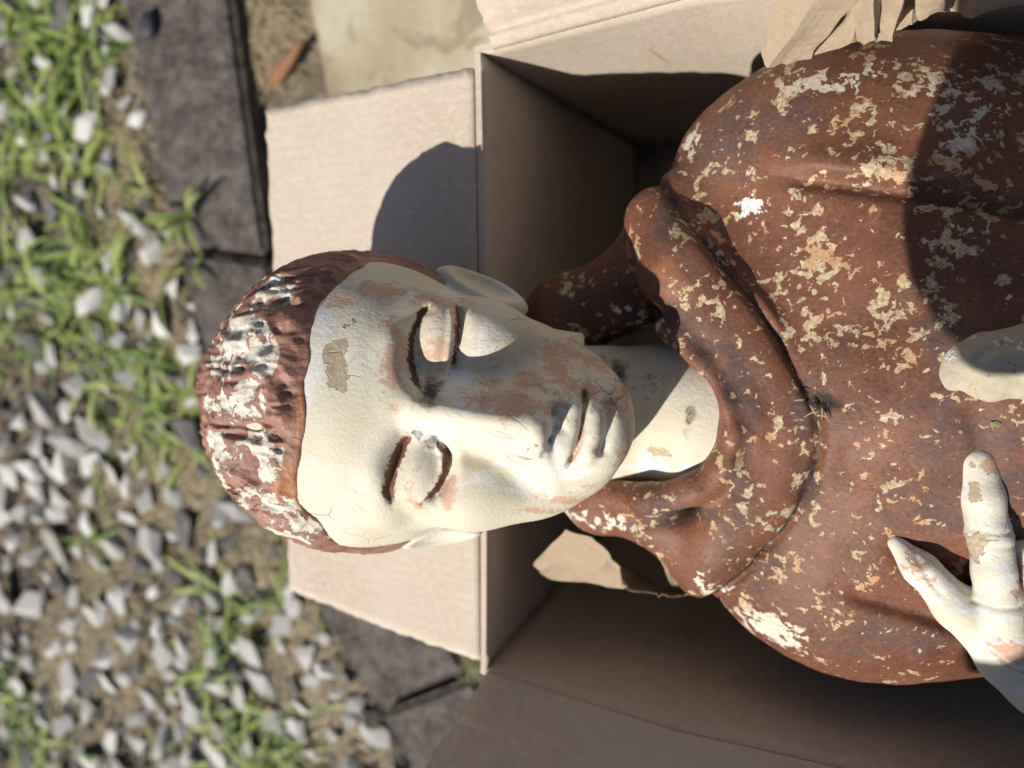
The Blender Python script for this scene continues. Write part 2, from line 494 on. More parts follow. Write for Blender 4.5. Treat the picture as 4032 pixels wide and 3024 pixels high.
def paver_material():
    b = NB('dark_concrete_edging')
    n = b.mr(b.noise(38, 6, 0.75), 0.3, 0.7)
    col = b.mix(n, (0.03, 0.025, 0.024), (0.17, 0.145, 0.13))
    col = b.mix(b.mr(b.noise(160, 4, 0.7), 0.52, 0.66, 0, 0.85), col, (0.24, 0.20, 0.165))
    sp = b.mr(b.voro(70, 'F1'), 0.05, 0.09, 1, 0)
    col = b.mix(b.math('MULTIPLY', sp, b.mr(b.noise(11, 1), 0.55, 0.6)), col, (0.5, 0.5, 0.5))
    nor = b.bump(b.math('ADD', n, b.noise(260, 4)), 0.003, 0.7)
    return b.done(col, 0.82, nor, 0.3)
MATS['paver'] = paver_material()

def soil_material():
    b = NB('dry_soil')
    n = b.noise(22, 6, 0.7)
    col = b.mix(b.mr(n, 0.35, 0.65), (0.17, 0.135, 0.095), (0.40, 0.325, 0.225))
    nor = b.bump(b.math('ADD', n, b.noise(110, 5, 0.7)), 0.012, 1.0)
    return b.done(col, 0.95, nor, 0.1)
MATS['soil'] = soil_material()

def stone_material():
    b = NB('limestone_gravel')
    oi = b.n.new('ShaderNodeObjectInfo'); r = oi.outputs['Random']
    col = b.mix(b.mr(r, 0.1, 0.9, 0, 1, False), (0.34, 0.33, 0.31), (0.64, 0.625, 0.60))
    col = b.mix(b.mr(r, 0.86, 0.87), col, (0.13, 0.125, 0.125))
    col = b.mix(b.mr(b.noise(1.6, 4, 0.7), 0.48, 0.75, 0, 0.5), col, (0.36, 0.31, 0.24))
    nor = b.bump(b.noise(4, 4, 0.65), 0.002, 0.6)
    return b.done(col, 0.85, nor, 0.25)
MATS['stone'] = stone_material()

def leaf_material(name, c1, c2, trans=0.3):
    b = NB(name)
    a = b.n.new('ShaderNodeAttribute'); a.attribute_name = 'tone'
    col = b.mix(a.outputs['Fac'], c1, c2)
    tr = b.n.new('ShaderNodeBsdfTranslucent'); b.put(tr.inputs[0], col)
    b.done(col, 0.5, None, 0.35)
    mx = b.n.new('ShaderNodeMixShader'); mx.inputs[0].default_value = trans
    b.t.links.new(b.bsdf.outputs[0], mx.inputs[1]); b.t.links.new(tr.outputs[0], mx.inputs[2])
    b.t.links.new(mx.outputs[0], b.n['Material Output'].inputs[0])
    return b.mat
MATS['grass'] = leaf_material('grass_blade', (0.12, 0.20, 0.04), (0.45, 0.52, 0.17))
MATS['straw'] = leaf_material('dry_straw', (0.30, 0.23, 0.13), (0.50, 0.41, 0.26), 0.15)

def plain(name, c1, c2, scale, rough=0.7, bd=0.001):
    b = NB(name)
    n = b.noise(scale, 5, 0.65)
    return b.done(b.mix(n, c1, c2), rough, b.bump(n, bd, 0.7), 0.3)
MATS['pebble'] = plain('dark_pebble', (0.035, 0.038, 0.046), (0.065, 0.068, 0.08), 90, 0.5)
MATS['bark'] = plain('bark_chip', (0.20, 0.095, 0.05), (0.36, 0.19, 0.11), 120, 0.85, 0.003)

MATS['moss'] = leaf_material('moss', (0.16, 0.18, 0.07), (0.32, 0.33, 0.16), 0.1)
def M(name): return MATS.get(name)

# paint losses as painted regions: (x, y, half width, half height, strength) in mm on the face and on the chest
PINK = [(-16.3, 22.1, 5.1, 16.9, 1.0), (-19.0, 30.9, 6.8, 6.7, 0.7), (-48.3, 42.2, 14.7, 4.5, 0.7), (28.3, 21.6, 5.1, 5.1, 0.9), (27.1, 12.4, 6.8, 3.4, 0.7), (56.7, 22.7, 10.1, 7.9, 0.95), (73.1, 28.1, 9.0, 6.7, 0.8), (33.0, 3.6, 14.6, 4.5, 0.9), (33.9, -6.2, 15.8, 2.3, 0.45), (62.8, 0.6, 3.9, 4.5, 0.8), (69.4, 11.7, 4.5, 5.6, 0.6), (75.5, -10.4, 2.5, 6.8, 0.8), (69.3, -15.7, 1.7, 5.6, 0.7), (89.4, -12.2, 3.1, 7.9, 1.0), (87.3, 13.8, 4.5, 7.9, 0.7), (70.9, -38.5, 13.5, 3.4, 1.0), (56.8, -45.4, 12.4, 2.5, 0.9), (77.8, -29.6, 6.7, 3.4, 0.7), (13.9, -40.8, 4.0, 9.1, 0.9), (7.3, -53.1, 5.7, 3.4, 0.7), (-12.1, -14.1, 4.5, 4.5, 0.6), (-12.8, -3.2, 4.0, 3.4, 0.9), (9.0, 30.7, 2.8, 9.0, 0.9), (3.2, 22.1, 3.4, 6.7, 0.8), (5.0, -23.5, 4.5, 4.5, 0.4), (-57.0, -55.1, 6.8, 6.8, 0.6), (8.4, 45.5, 13.5, 3.4, 0.6), (-6.0, -7.6, 13.6, 2.8, 0.4)]
WHITE = [(12.5, 10.6, 6.8, 5.1, 1.0), (18.8, 5.7, 7.9, 4.5, 0.9), (0.3, -12.6, 6.8, 4.5, 1.0), (5.7, -9.6, 9.0, 2.8, 0.8), (22.0, 26.6, 10.1, 9.0, 0.5), (-52.3, 26.9, 4.5, 28.1, 0.7), (67.8, -22.8, 9.0, 6.8, 0.6), (57.1, -9.2, 3.4, 9.0, 0.5), (40.2, -30.7, 22.5, 5.7, 0.4), (118.9, -21.2, 16.8, 4.5, 0.6), (1.8, 53.8, 6.7, 4.5, 0.6), (40.2, 65.1, 11.2, 6.7, 0.5)]
DIRT = [(1.6, 5.9, 5.1, 7.9, 1.0), (-0.2, 11.4, 5.6, 5.6, 0.7), (3.2, -17.4, 5.1, 4.0, 1.0), (-2.8, -15.2, 3.4, 4.5, 0.8), (90.7, 23.3, 5.6, 10.1, 1.0), (83.2, 29.3, 6.7, 5.6, 0.6), (9.5, -22.9, 2.8, 4.5, 0.5), (53.3, -15.4, 2.3, 3.4, 0.7), (107.8, 23.1, 6.7, 6.7, 0.6), (125.0, 3.5, 4.5, 11.2, 0.6), (69.1, 13.9, 2.2, 2.2, 0.8)]
BARE = [(-40.9, 12.3, 5.1, 9.6, 1.0), (-45.4, 16.3, 3.4, 4.5, 0.8), (-40.4, 32.9, 5.6, 4.5, 0.5), (45.6, -18.6, 3.4, 1.4, 0.9), (116.8, -13.4, 5.0, 2.8, 0.9), (125.5, 8.1, 1.7, 3.9, 0.8), (50.5, -11.1, 1.1, 1.4, 0.8)]
HCHIP = [(-89.4, 22.5, 10.9, 8.5, 1.1), (-95.7, 13.1, 9.7, 9.7, 1.0), (-78.4, 12.7, 8.5, 7.3, 1.0), (-102.8, 9.9, 7.3, 7.3, 0.9), (-86.0, -7.8, 8.5, 8.5, 1.1), (-91.7, -1.1, 7.3, 7.3, 0.8), (-74.8, -31.1, 7.3, 6.7, 1.1), (-77.9, -25.3, 3.7, 6.1, 0.8), (-70.2, -39.2, 4.9, 4.9, 0.9), (-95.3, -36.1, 4.9, 7.3, 0.9), (-100.4, -34.2, 3.7, 7.3, 0.8), (-101.3, -14.6, 4.9, 4.9, 0.8), (-79.3, 43.3, 7.3, 4.2, 1.0), (-84.7, 47.5, 6.1, 3.6, 0.8), (-48.7, -65.1, 18.3, 2.7, 1.1), (-65.4, -59.7, 7.3, 3.7, 0.8), (-80.8, -55.4, 6.1, 3.7, 0.5), (-98.8, -48.9, 3.7, 6.1, 0.8), (-86.2, -62.2, 4.9, 3.7, 0.8), (-68.7, -52.7, 7.3, 3.1, 0.6), (-66.3, -74.7, 12.2, 3.1, 0.9), (-29.6, -70.2, 12.2, 2.0, 0.8)]
CHIP = [(45.6, 128.1, 15.0, 24.5, 1.0), (61.0, 136.6, 12.6, 22.0, 0.9), (27.1, 165.3, 16.2, 5.5, 1.4), (8.9, 157.2, 6.6, 5.6, 1.0), (14.0, 102.4, 15.6, 12.7, 0.9), (-4.4, 107.3, 6.8, 7.0, 0.7), (6.4, 96.6, 9.1, 9.3, 0.6), (24.1, 82.6, 11.2, 14.0, 0.8), (28.7, 41.1, 10.1, 19.1, 0.95), (53.6, 53.5, 12.0, 23.3, 0.9), (61.6, 65.3, 10.8, 6.9, 0.6), (-21.4, 72.9, 8.2, 7.2, 1.0), (-31.6, 60.7, 9.5, 7.3, 0.9), (-17.4, 60.9, 5.9, 10.9, 0.9), (-40.1, 97.0, 5.9, 7.2, 0.9), (79.1, 147.0, 23.5, 23.7, 1.1), (14.4, -110.6, 10.8, 8.0, 1.6), (2.9, -99.6, 4.9, 8.0, 1.3), (23.3, -119.0, 8.4, 5.3, 1.4), (-35.7, 137.0, 3.0, 10.4, 1.4), (-38.8, 125.4, 3.5, 5.9, 1.0), (-84.5, -61.1, 11.7, 5.4, 1.5), (-67.6, -59.9, 14.1, 5.4, 1.3), (-53.4, -64.2, 7.6, 3.3, 1.1), (-14.8, -89.2, 8.6, 3.3, 1.5), (-23.8, -80.6, 3.1, 5.3, 1.0), (18.9, -33.3, 7.0, 20.1, 0.7), (5.5, -2.5, 3.5, 18.6, 0.6), (45.5, -50.6, 13.7, 25.1, 0.6), (38.1, -83.3, 13.9, 12.9, 0.7), (58.3, -18.6, 8.9, 14.7, 0.8), (75.5, -73.7, 8.9, 10.1, 0.7), (56.0, -72.7, 13.6, 7.6, 0.7), (40.0, -96.2, 10.5, 5.2, 0.8), (11.3, -72.5, 7.2, 7.8, 0.5), (-8.8, -28.6, 7.2, 12.7, 0.45), (-49.5, 53.1, 3.7, 6.2, 1.0), (-43.0, 39.6, 4.9, 6.2, 1.0), (74.6, 93.9, 21.0, 22.4, 0.6), (107.6, 7.9, 8.4, 7.0, 0.7), (65.8, -100.2, 11.4, 7.7, 0.4), (-12.1, 46.4, 7.0, 9.7, 0.3), (-9.0, 134.0, 6.8, 10.3, 0.6), (-20.3, 129.6, 3.5, 10.4, 0.6), (4.8, 129.0, 6.7, 9.1, 0.6)]
DARK = [(-16.2, 141.0, 17.0, 14.9, 0.9), (8.2, 149.4, 17.7, 10.1, 0.8), (-47.2, 94.6, 7.2, 19.1, 0.7), (-38.5, 52.0, 10.8, 7.4, 0.9), (-25.9, 36.2, 9.5, 7.4, 0.8), (-13.4, 21.7, 5.9, 14.8, 1.0), (-5.1, -3.0, 4.7, 16.2, 1.0), (-8.9, -26.0, 6.0, 11.4, 0.9), (-25.2, -45.1, 14.7, 5.2, 1.0), (-44.9, -51.7, 13.7, 5.3, 0.9), (19.2, 4.3, 5.8, 18.4, 0.7), (23.2, -26.8, 5.8, 12.5, 0.6), (12.5, -71.1, 7.1, 9.1, 0.7), (5.9, -86.1, 7.2, 5.3, 0.6), (81.3, 0.8, 19.4, 23.8, 1.0), (72.5, -30.1, 19.8, 17.1, 0.9), (99.3, -22.4, 17.1, 19.2, 0.8), (77.2, -99.1, 28.9, 11.5, 0.7), (43.1, -110.3, 18.6, 6.6, 0.6), (37.0, 53.2, 8.9, 14.2, 0.4), (-85.6, 57.6, 24.9, 15.0, 0.7), (67.1, 47.9, 15.1, 14.0, 0.6), (12.8, -102.7, 12.0, 10.6, 0.4)]
ORNG = [(-42.6, 64.3, 10.8, 8.5, 0.9), (-46.5, 71.6, 6.0, 7.3, 0.9), (-28.1, 31.2, 10.8, 5.0, 0.9), (56.5, 125.6, 7.4, 10.0, 0.8), (34.6, 94.2, 15.3, 6.9, 0.5), (51.9, -25.1, 10.1, 17.2, 0.7), (85.5, -88.1, 16.6, 3.8, 0.9), (-57.6, -51.2, 10.1, 7.9, 0.4), (11.2, 46.8, 13.7, 19.2, 0.4), (-13.5, -61.3, 18.2, 7.8, 0.6), (31.4, -49.1, 5.8, 17.7, 0.6), (50.6, -78.3, 9.2, 7.7, 0.6), (64.6, 160.5, 10.4, 5.4, 0.4), (84.2, -8.7, 6.5, 7.2, 0.6)]

def blobs(V, L, x0=0, y0=0):
    s = np.zeros(len(V))
    for (cx, cy, sx, sy, a) in L:
        s = np.maximum(s, a * np.exp(-((V[:, 0] - cx) / (sx * 1.25))**2 - ((V[:, 1] - cy) / (sy * 1.25))**2))
    return s

# ------------------------------------------------------------------ the statue
statue = empty('monk_statue', (0.0, 0.0, 0.06))
tag(statue, 'weathered painted monk statue with flaking brown robe lying in the cardboard box', 'statue')

def attr(o, name, vals):
    at = o.data.attributes.new(name, 'FLOAT', 'POINT')
    at.data.foreach_set('value', np.asarray(vals, np.float32))

EYE1_CREASE = [(-4, 46), (-9, 40), (-11.5, 30), (-11, 18), (-6, 8), (0, 4)]
EYE1_SLIT = [(6.5, 47), (8.5, 40), (9.2, 31), (8.6, 22), (7.5, 14)]
EYE2_CREASE = [(-11.5, -50), (-14, -42), (-13, -32), (-9.5, -20), (-4.5, -13)]
EYE2_SLIT = [(2, -47), (8.5, -40), (12.4, -31), (11.5, -23), (5.5, -15)]
MOUTH = [(69.5, 15.5), (70, 8), (69.6, -3), (68.6, -12), (66.3, -20)]

def build_head():
    g = Grid((-126, -90, -120), (140, 76, 32), 0.9)
    p, q = g.X, g.Y
    F = np.array(ell(g, (-40, -7, -53), (78, 74, 53)))
    uell(F, g, (20, -4, -50), (76, 52, 45), 14)
    uell(F, g, (80, -2, -17), (15.5, 24, 20), 13)          # chin
    uell(F, g, (62, -3, -20), (22, 23, 26), 11)          # muzzle
    uell(F, g, (64, -21, -33), (24, 19, 21), 14)         # jaw
    uell(F, g, (42, -35, -36), (28, 18, 22), 14)
    uell(F, g, (64, 13, -33), (22, 16, 21), 14)
    uell(F, g, (19, 33, -28), (24, 19, 20), 12)          # cheeks
    uell(F, g, (20, -40, -28), (26, 20, 20), 12)
    uell(F, g, (-28, -4, -28), (34, 48, 27), 18)         # forehead
    uchain(F, g, [(-13, 0, -8, 8), (-16, 24, -10, 7.5), (-11, 46, -22, 7)], 9, 6)     # brows
    uchain(F, g, [(-13, -6, -8, 8), (-18, -32, -10, 7.5), (-16, -52, -22, 7)], 9, 6)
    # eye sockets
    uell(F, g, (1, 28, 2), (14.5, 22, 14), 10, -0.05, True)
    uell(F, g, (0, -31, 2), (14.5, 21, 13), 9, 0.18, True)
    uell(F, g, (2, 13, 3), (12, 9.5, 17), 5, 0, True)
    uell(F, g, (3, -16, 3), (9, 6.5, 11), 5, 0, True)
    # lids
    uell(F, g, (0.0, 29.5, -19.5), (13, 19.5, 14), 5, -0.03)
    uell(F, g, (-1.0, -32, -18.8), (13.5, 19, 14), 5, 0.16)
    # nose
    w = Sub(g, (-34, -46, -40), (70, 42, 32))
    ridge = np.interp(w.X[:, 0, 0], [-20, -6, 6, 30, 48, 56], [-4, 9.0, 11.5, 19.0, 26.0, 25.0]).astype(np.float32)[:, None, None]
    qm = (-2.0 - 0.03 * w.X).astype(np.float32)
    sl = np.interp(w.X[:, 0, 0], [-10, 0, 20, 50], [1.1, 1.4, 1.6, 1.45]).astype(np.float32)[:, None, None]
    nl = np.sqrt(1 + sl * sl)
    dq = w.Y - qm
    wd = smax((sl * dq + (w.Z - ridge) - 3.2) / nl, (-sl * dq + (w.Z - ridge) - 3.2) / nl, 4.0)
    wd = smax(wd, w.Z - ridge, 3.0)
    wd = smax(wd, w.X - 55.0 + 0.25 * (w.Z - 20), 5.0)
    wd = smax(wd, -(w.X + 18), 8.0)
    F[w.sl] = smin(F[w.sl], wd, 5.0)
    uell(F, g, (48.5, -3.6, 14.5), (8.5, 9, 9), 4)
    uell(F, g, (46, 6.2, 2), (7.5, 5.2, 6.5), 3.5)
    uell(F, g, (47, -14.5, 4), (8.5, 6.4, 8), 3)
    # lips
    uchain(F, g, [(66.5, 13, -3, 3.0), (63.5, 5, 2.6, 5.6), (63.8, -3, 3.2, 5.4), (62.5, -10, 2.6, 5.6), (64, -18, -3, 3.0)], 3.5)
    uchain(F, g, [(72.5, 11, -4, 3.0), (75, 3, 1.4, 5.8), (75, -4, 2.0, 6.0), (74, -11, 0.9, 5.6), (70, -17, -4, 3.0)], 3.0)
    # ears
    for (cx, cy, cz, ro) in ((15, 58, -57, -0.30), (9, -71, -58, 0.30)):
        sg = 1 if cy > 0 else -1
        w = Sub(g, (cx - 40, cy - 35, cz - 35), (cx + 40, cy + 35, cz + 35))
        e = ell(w, (cx, cy, cz), (26, 8.5, 14.5) if sg > 0 else (23, 7, 13), ro)
        e = smax(e, -ell(w, (cx + 2, cy + 4.5 * sg, cz + 9), (19, 7, 11), ro), 3)
        F[w.sl] = smin(F[w.sl], e, 4)
    # neck
    uchain(F, g, [(55, -3, -88, 38), (118, 2, -95, 40), (140, 4, -74, 38)], 8)
    uell(F, g, (138, 6, -62), (22, 34, 22), 12)
    # fine relief, along the face normal
    P, Q = p[:, :, 0], q[:, :, 0]
    D = np.zeros(np.broadcast_shapes(P.shape, Q.shape), np.float32)
    D -= 1.5 * line(P, Q, EYE1_CREASE, 1.5) + 1.5 * line(P, Q, EYE2_CREASE, 1.5)
    D -= 1.3 * line(P - 2.2, Q, EYE1_CREASE, 4.0) + 1.1 * line(P - 2.0, Q, EYE2_CREASE, 3.6)
    for sl in (EYE1_SLIT, EYE2_SLIT):
        D -= 1.9 * line(P - 0.6, Q, sl, 1.4) + 1.0 * line(P - 2.4, Q, sl, 3.0)
        D += 1.3 * line(P + 2.4, Q, sl, 1.6) + 0.6 * line(P - 5.6, Q, sl, 3.0)                      # lower lid
    D -= 3.2 * line(P, Q, MOUTH, 1.5)
    D -= 2.6 * line(P, Q, [(80, 13), (81, -2), (79, -15)], 3.0)
    D -= 1.5 * line(P, Q, [(55, -3.5), (61, -3.2)], 2.4, False)            # philtrum
    D -= 3.2 * line(P, Q, [(38, -18.5), (46, -21.5), (53, -19)], 1.7) + 1.8 * line(P, Q, [(40, 12), (48, 13.5), (54, 10)], 1.6)
    D -= 2.6 * gau(P, Q, 55.5, -9, 2.0, 3.2) + 2.6 * gau(P, Q, 55.5, 3, 2.0, 3.2)
    D -= 4.5 * gau(P, Q, 46, 25, 16, 8, 0.5) + 3.2 * gau(P, Q, 46, -31, 16, 8, -0.5)
    D -= 2.5 * gau(P, Q, 64, 24, 10, 7)
    D -= 0.8 * gau(P, Q, -41, 13, 5, 9)
    D -= 2.8 * gau(P, Q, 28, -21, 17, 5, -0.08) + 2.2 * gau(P, Q, 28, 17, 17, 5)
    fw = np.clip((g.Z + 45) / 20, 0, 1)
    F = F - D[:, :, None] * fw
    F += 0.3 * wnoise(g.X, g.Y, g.Z, 26, 1, 5)
    V, Q4 = g.mesh(F)
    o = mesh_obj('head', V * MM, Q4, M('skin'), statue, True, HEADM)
    return o, V

def hair_limit(g):
    """<0 where hair grows (mm)"""
    hx = np.array([-80, -62, -52, -37, -19, 3, 26, 41, 60])
    hy = np.array([-38, -47, -56, -55.5, -52, -54.5, -56, -55, -43])
    hl = np.interp(np.clip(g.Y[0, :, 0], -80, 60), hx, hy).astype(np.float32)[None, :, None]
    jag = 1.1 * wnoise(g.X, g.Y, g.Z, 17, 5, 6)
    d1 = g.X - hl - jag
    d2 = smax(g.Z + 43 + 0.10 * (g.X + 20), g.X - 2, 10)
    return smin(d1, d2, 16)

def build_hair():
    g = Grid((-130, -92, -122), (12, 76, 8), 0.9)
    F = np.array(ell(g, (-40, -7, -53), (78, 74, 53)))
    uell(F, g, (-28, -4, -28), (34, 48, 27), 18)
    uell(F, g, (20, -4, -50), (76, 52, 48), 14)
    cran = F
    X, Y, Z = g.X, g.Y, g.Z
    w1 = wnoise(X, Y, Z, 55, 2, 5); w2 = wnoise(X, Y, Z, 30, 4, 5)
    # locks comb back from the forehead, sweeping down at the temples
    side = np.clip((np.abs(Y + 5) - 36) / 22, 0, 1)
    a1 = wnoise(X * 0.30 + 3 * w1, Y * (1 - 0.75 * side) + 4 * w1, Z * (0.25 + 0.9 * side), 13, 1, 8)
    a2 = wnoise(X * 0.35 + 2 * w2, Y * (1 - 0.75 * side) + 2 * w2, Z * (0.25 + 0.9 * side), 6.5, 3, 8)
    thick = 2.7 + 2.7 * (0.5 - np.abs(a1)) + 1.8 * (0.45 - np.abs(a2)) + 0.9 * w2
    front = np.clip((Z + 50) / 20, 0, 1)
    for (cx, cy, s, a) in [(-66, 30, 6, 3.4), (-66, 12, 6, 3.0), (-74, 18, 4, -2.5), (-80, 5, 5, 3.0), (-70, -2, 6, 2.5),
                           (-67, -13, 6, 3.4), (-73, 38, 4, -3), (-64, 41, 5, 3.2), (-84, 24, 5, 3.6), (-88, 12, 3.5, -2), (-79, 30, 3.5, 3),
                           (-64, -22, 5, -2.5), (-72, 26, 3, -2.5), (-92, -4, 5, 2.2), (-62, 20, 4, 2), (-78, 12, 3, 3), (-86, 4, 3, -1.5), (-96, 16, 4, 2.5)]:
        thick = thick + a * gau(X, Y, cx, cy, s, s * 0.8) * front
    lim = hair_limit(g)
    thick = thick * np.clip(-lim / 12 + 0.12, 0.06, 1)
    F = smax(cran - thick, lim, 1.6)
    F = smax(F, -(cran + 5), 1)
    V, Q4 = g.mesh(F)
    return mesh_obj('hair', V * MM, Q4, M('hair'), HEAD, True, HEADM), V

COWL_GROOVE = [(-54, 124), (-46, 112), (-34, 95), (-22, 80), (-7, 62), (7, 42), (15, 28), (24, 11), (27, -5), (25, -23), (19, -42), (9, -61), (-2, -76), (-14, -90), (-22, -104)]
COWL_INNER = [(-70, 62), (-53, 56), (-37, 49), (-24, 35), (-12, 16), (-6, 0), (-7, -19), (-16, -35), (-33, -48), (-57, -56)]
SLEEVE_UP = [(4, 119), (27, 115), (48, 111), (69, 107), (103, 99), (150, 92)]

def build_robe():
    g = Grid((-150, -180, -150), (340, 235, 34), 1.6)
    F = np.array(ell(g, (112, 20, -72), (150, 125, 72)))
    uell(F, g, (62, 6, -62), (72, 95, 60), 30)
    uell(F, g, (66, 120, -76), (112, 76, 62), 40)
    uell(F, g, (68, -82, -72), (86, 64, 58), 40)
    uchain(F, g, [(120, 20, -85, 95), (245, 20, -95, 82)], 40)
    uchain(F, g, [(60, 136, -82, 45), (230, 140, -80, 50)], 25, 20)              # upper arms
    uchain(F, g, [(60, -95, -75, 40), (230, -85, -75, 46)], 25, 20)
    uchain(F, g, [(-42, 112, -54, 14), (-22, 84, -46, 16), (0, 58, -38, 16), (18, 30, -32, 16)], 14, 8)
    cowl = chain(g, [(-52, 102, -46, 16), (-38, 75, -33, 21), (-14, 43, -27, 24), (3, 16, -24, 24), (6, -8, -24, 24), (0, -34, -26, 24),
                  (-14, -64, -34, 20), (-20, -80, -42, 16), (-42, -56, -44, 18), (-78, -54, -62, 18), (-112, -35, -95, 24), (-118, 15, -104, 26),
                  (-102, 48, -92, 24), (-66, 66, -80, 22), (-50, 96, -60, 18)], 10)
    cowl = smax(cowl, g.Z + 5.5 + 0.02 * np.abs(g.Y) * np.clip((np.abs(g.Y) - 30) / 30, 0, 1), 7)
    F = smin(F, cowl, 4)
    uchain(F, g, [(-44, 47, -26, 7), (-36, 42, -21, 9), (-25, 29, -14, 9), (-13, 11, -11, 9), (-9, -2, -11, 9), (-13, -20, -12, 9),
                  (-27, -34, -16, 9), (-50, -44, -27, 9), (-78, -46, -46, 9)], 7, 5)
    # hollow of the collar, where the neck comes out
    uchain(F, g, [(-85, 8, -30, 36), (-50, 6, -24, 30), (-40, 5, -6, 17), (-64, 5, 42, 46)], 5, 10, True)
    P, Q = g.X[:, :, 0], g.Y[:, :, 0]
    D = np.zeros(np.broadcast_shapes(P.shape, Q.shape), np.float32)
    D -= 3.2 * line(P, Q, COWL_GROOVE, 2.2, False)
    D -= 2.6 * line(P, Q, COWL_INNER, 5.0, False)
    D += 1.2 * line(P, Q, [(-30, 80), (-8, 48), (9, 20), (14, -6), (9, -32), (-10, -60)], 9)
    D -= 5.0 * line(P, Q, SLEEVE_UP, 4.2)
    D += 3.0 * line(P, Q - 9, SLEEVE_UP, 8)
    D -= 5.0 * line(P, Q, [(40, -78), (72, -85), (100, -94), (150, -106)], 4.5)
    D -= 2.5 * line(P, Q, [(28, -14), (70, -8), (120, -2)], 12)
    D -= 2.0 * line(P, Q, [(22, 44), (70, 62), (120, 72)], 10)
    D -= 3.0 * line(P, Q, [(86, 12), (92, -4), (92, -14)], 6, False)               # hollows worn round the finger
    D -= 4.5 * line(P, Q, [(64, -52), (80, -64), (88, -72)], 5, False)
    F = F - D[:, :, None] * np.clip((g.Z + 75) / 30, 0, 1)
    F += 0.6 * wnoise(g.X, g.Y, g.Z, 70, 1, 5) + 0.2 * wnoise(g.X, g.Y, g.Z, 18, 2, 5)
    V, Q4 = g.mesh(F)
    return mesh_obj('robe', V * MM, Q4, M('robe'), statue, True, BODYM), V

def build_left_hand():
    g = Grid((48, -175, -45), (205, 8, 36), 0.9)
    F = np.array(chain(g, [(90.5, -9, 3, 8.4), (93.5, -24, 6.5, 8.6), (96.5, -40, 8.5, 8.7), (99.5, -56, 10, 8.9), (103, -74, 11, 9.4), (107, -90, 10, 11)], 3))      # forefinger
    uchain(F, g, [(62, -50, -3, 3.6), (72, -60, 2, 7.5), (88, -76, 5, 9.5), (108, -95, 4, 12)], 3)    # thumb
    uchain(F, g, [(113, -52, 4, 9.0), (117, -66, 10, 10), (123, -90, 9, 12)], 3)
    uchain(F, g, [(133, -46, 2, 8.5), (137, -64, 9, 10), (139, -92, 8, 12)], 3)
    uchain(F, g, [(150, -54, 0, 7.5), (153, -70, 6, 9), (153, -96, 6, 11)], 3)
    uell(F, g, (130, -98, 3), (28, 24, 15), 10)
    uchain(F, g, [(137, -112, 0, 19), (170, -160, -8, 22)], 14)
    P, Q = g.X[:, :, 0], g.Y[:, :, 0]
    D = -2.2 * line(P, Q, [(107, -45), (111, -70), (114, -92)], 1.5) - 2.2 * line(P, Q, [(126, -45), (129, -70), (131, -92)], 1.5)
    D = D + 0.25 * line(P, Q, [(90, -40), (104, -40)], 4) - 0.7 * line(P, Q, [(86, -37), (106, -37)], 0.9) - 0.5 * line(P, Q, [(86, -43), (106, -43)], 0.9) - 0.6 * line(P, Q, [(88, -70), (112, -68)], 1.0) - 0.9 * line(P, Q, [(68, -52), (73, -62), (80, -70)], 1.2)
    F = F - D[:, :, None] + 0.3 * wnoise(g.X, g.Y, g.Z, 20, 3, 5)
    V, Q4 = g.mesh(F)
    return mesh_obj('hand', V * MM, Q4, M('handskin'), statue, True, BODYM), V

def build_right_hand():
    g = Grid((58, -14, -20), (215, 110, 60), 1.0)
    F = np.array(chain(g, [(80, 31, 4, 11.5), (90, 34, 8, 14.5), (106, 37, 11, 15.5), (122, 39, 15, 14.8), (140, 42, 16, 16)], 4))
    uchain(F, g, [(130, 66, 14, 9), (150, 60, 26, 11), (165, 50, 26, 12)], 4)
    uchain(F, g, [(128, 14, 8, 8), (146, 22, 18, 10), (165, 32, 22, 12)], 4)
    uell(F, g, (165, 46, 18), (32, 28, 18), 10)
    F += 0.7 * wnoise(g.X, g.Y, g.Z, 20, 3, 5) + 0.35 * wnoise(g.X, g.Y, g.Z, 8, 2, 5)
    P, Q = g.X[:, :, 0], g.Y[:, :, 0]
    F = F + (1.0 * line(P, Q, [(112, 22), (115, 52)], 1.6) + 0.9 * line(P, Q, [(79, 36), (88, 43), (97, 44)], 1.3))[:, :, None]
    V, Q4 = g.mesh(F)
    return mesh_obj('hand', V * MM, Q4, M('handstone'), statue, True, BODYM), V


HEAD, HV = build_head()
HAIR, HAV = build_hair()
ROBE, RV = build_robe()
LHAND, LV = build_left_hand()
RHAND, RHV = build_right_hand()
# paint attributes
_d1, _ = pdist(HV[:, 0], HV[:, 1], EYE1_CREASE); _d2, _ = pdist(HV[:, 0], HV[:, 1], EYE2_CREASE)
_s1, _ = pdist(HV[:, 0], HV[:, 1], EYE1_SLIT); _s2, _ = pdist(HV[:, 0] + 1.0, HV[:, 1], EYE2_SLIT)
_t1 = pdist(HV[:, 0], HV[:, 1], EYE1_CREASE)[1]; _t2 = pdist(HV[:, 0], HV[:, 1], EYE2_CREASE)[1]; _t3 = pdist(HV[:, 0], HV[:, 1], EYE1_SLIT)[1]; _t4 = pdist(HV[:, 0] + 1.0, HV[:, 1], EYE2_SLIT)[1]
tap = lambda t: np.clip(np.minimum(t, 1 - t) * 5, 0.0, 1)
_br = np.maximum.reduce([np.clip(0.95 - _d1 / 3.2, 0, 1) * (0.4 + 0.6 * tap(_t1)), np.clip(1.15 - _d2 / 3.6, 0, 1) * (0.35 + 0.65 * tap(_t2)), np.clip(0.95 - _s1 / 3.0, 0, 1) * (0.4 + 0.6 * tap(_t3)), np.clip(1.05 - _s2 / 2.9, 0, 1) * (0.4 + 0.6 * tap(_t4))])
_mo, _ = pdist(HV[:, 0], HV[:, 1], MOUTH)
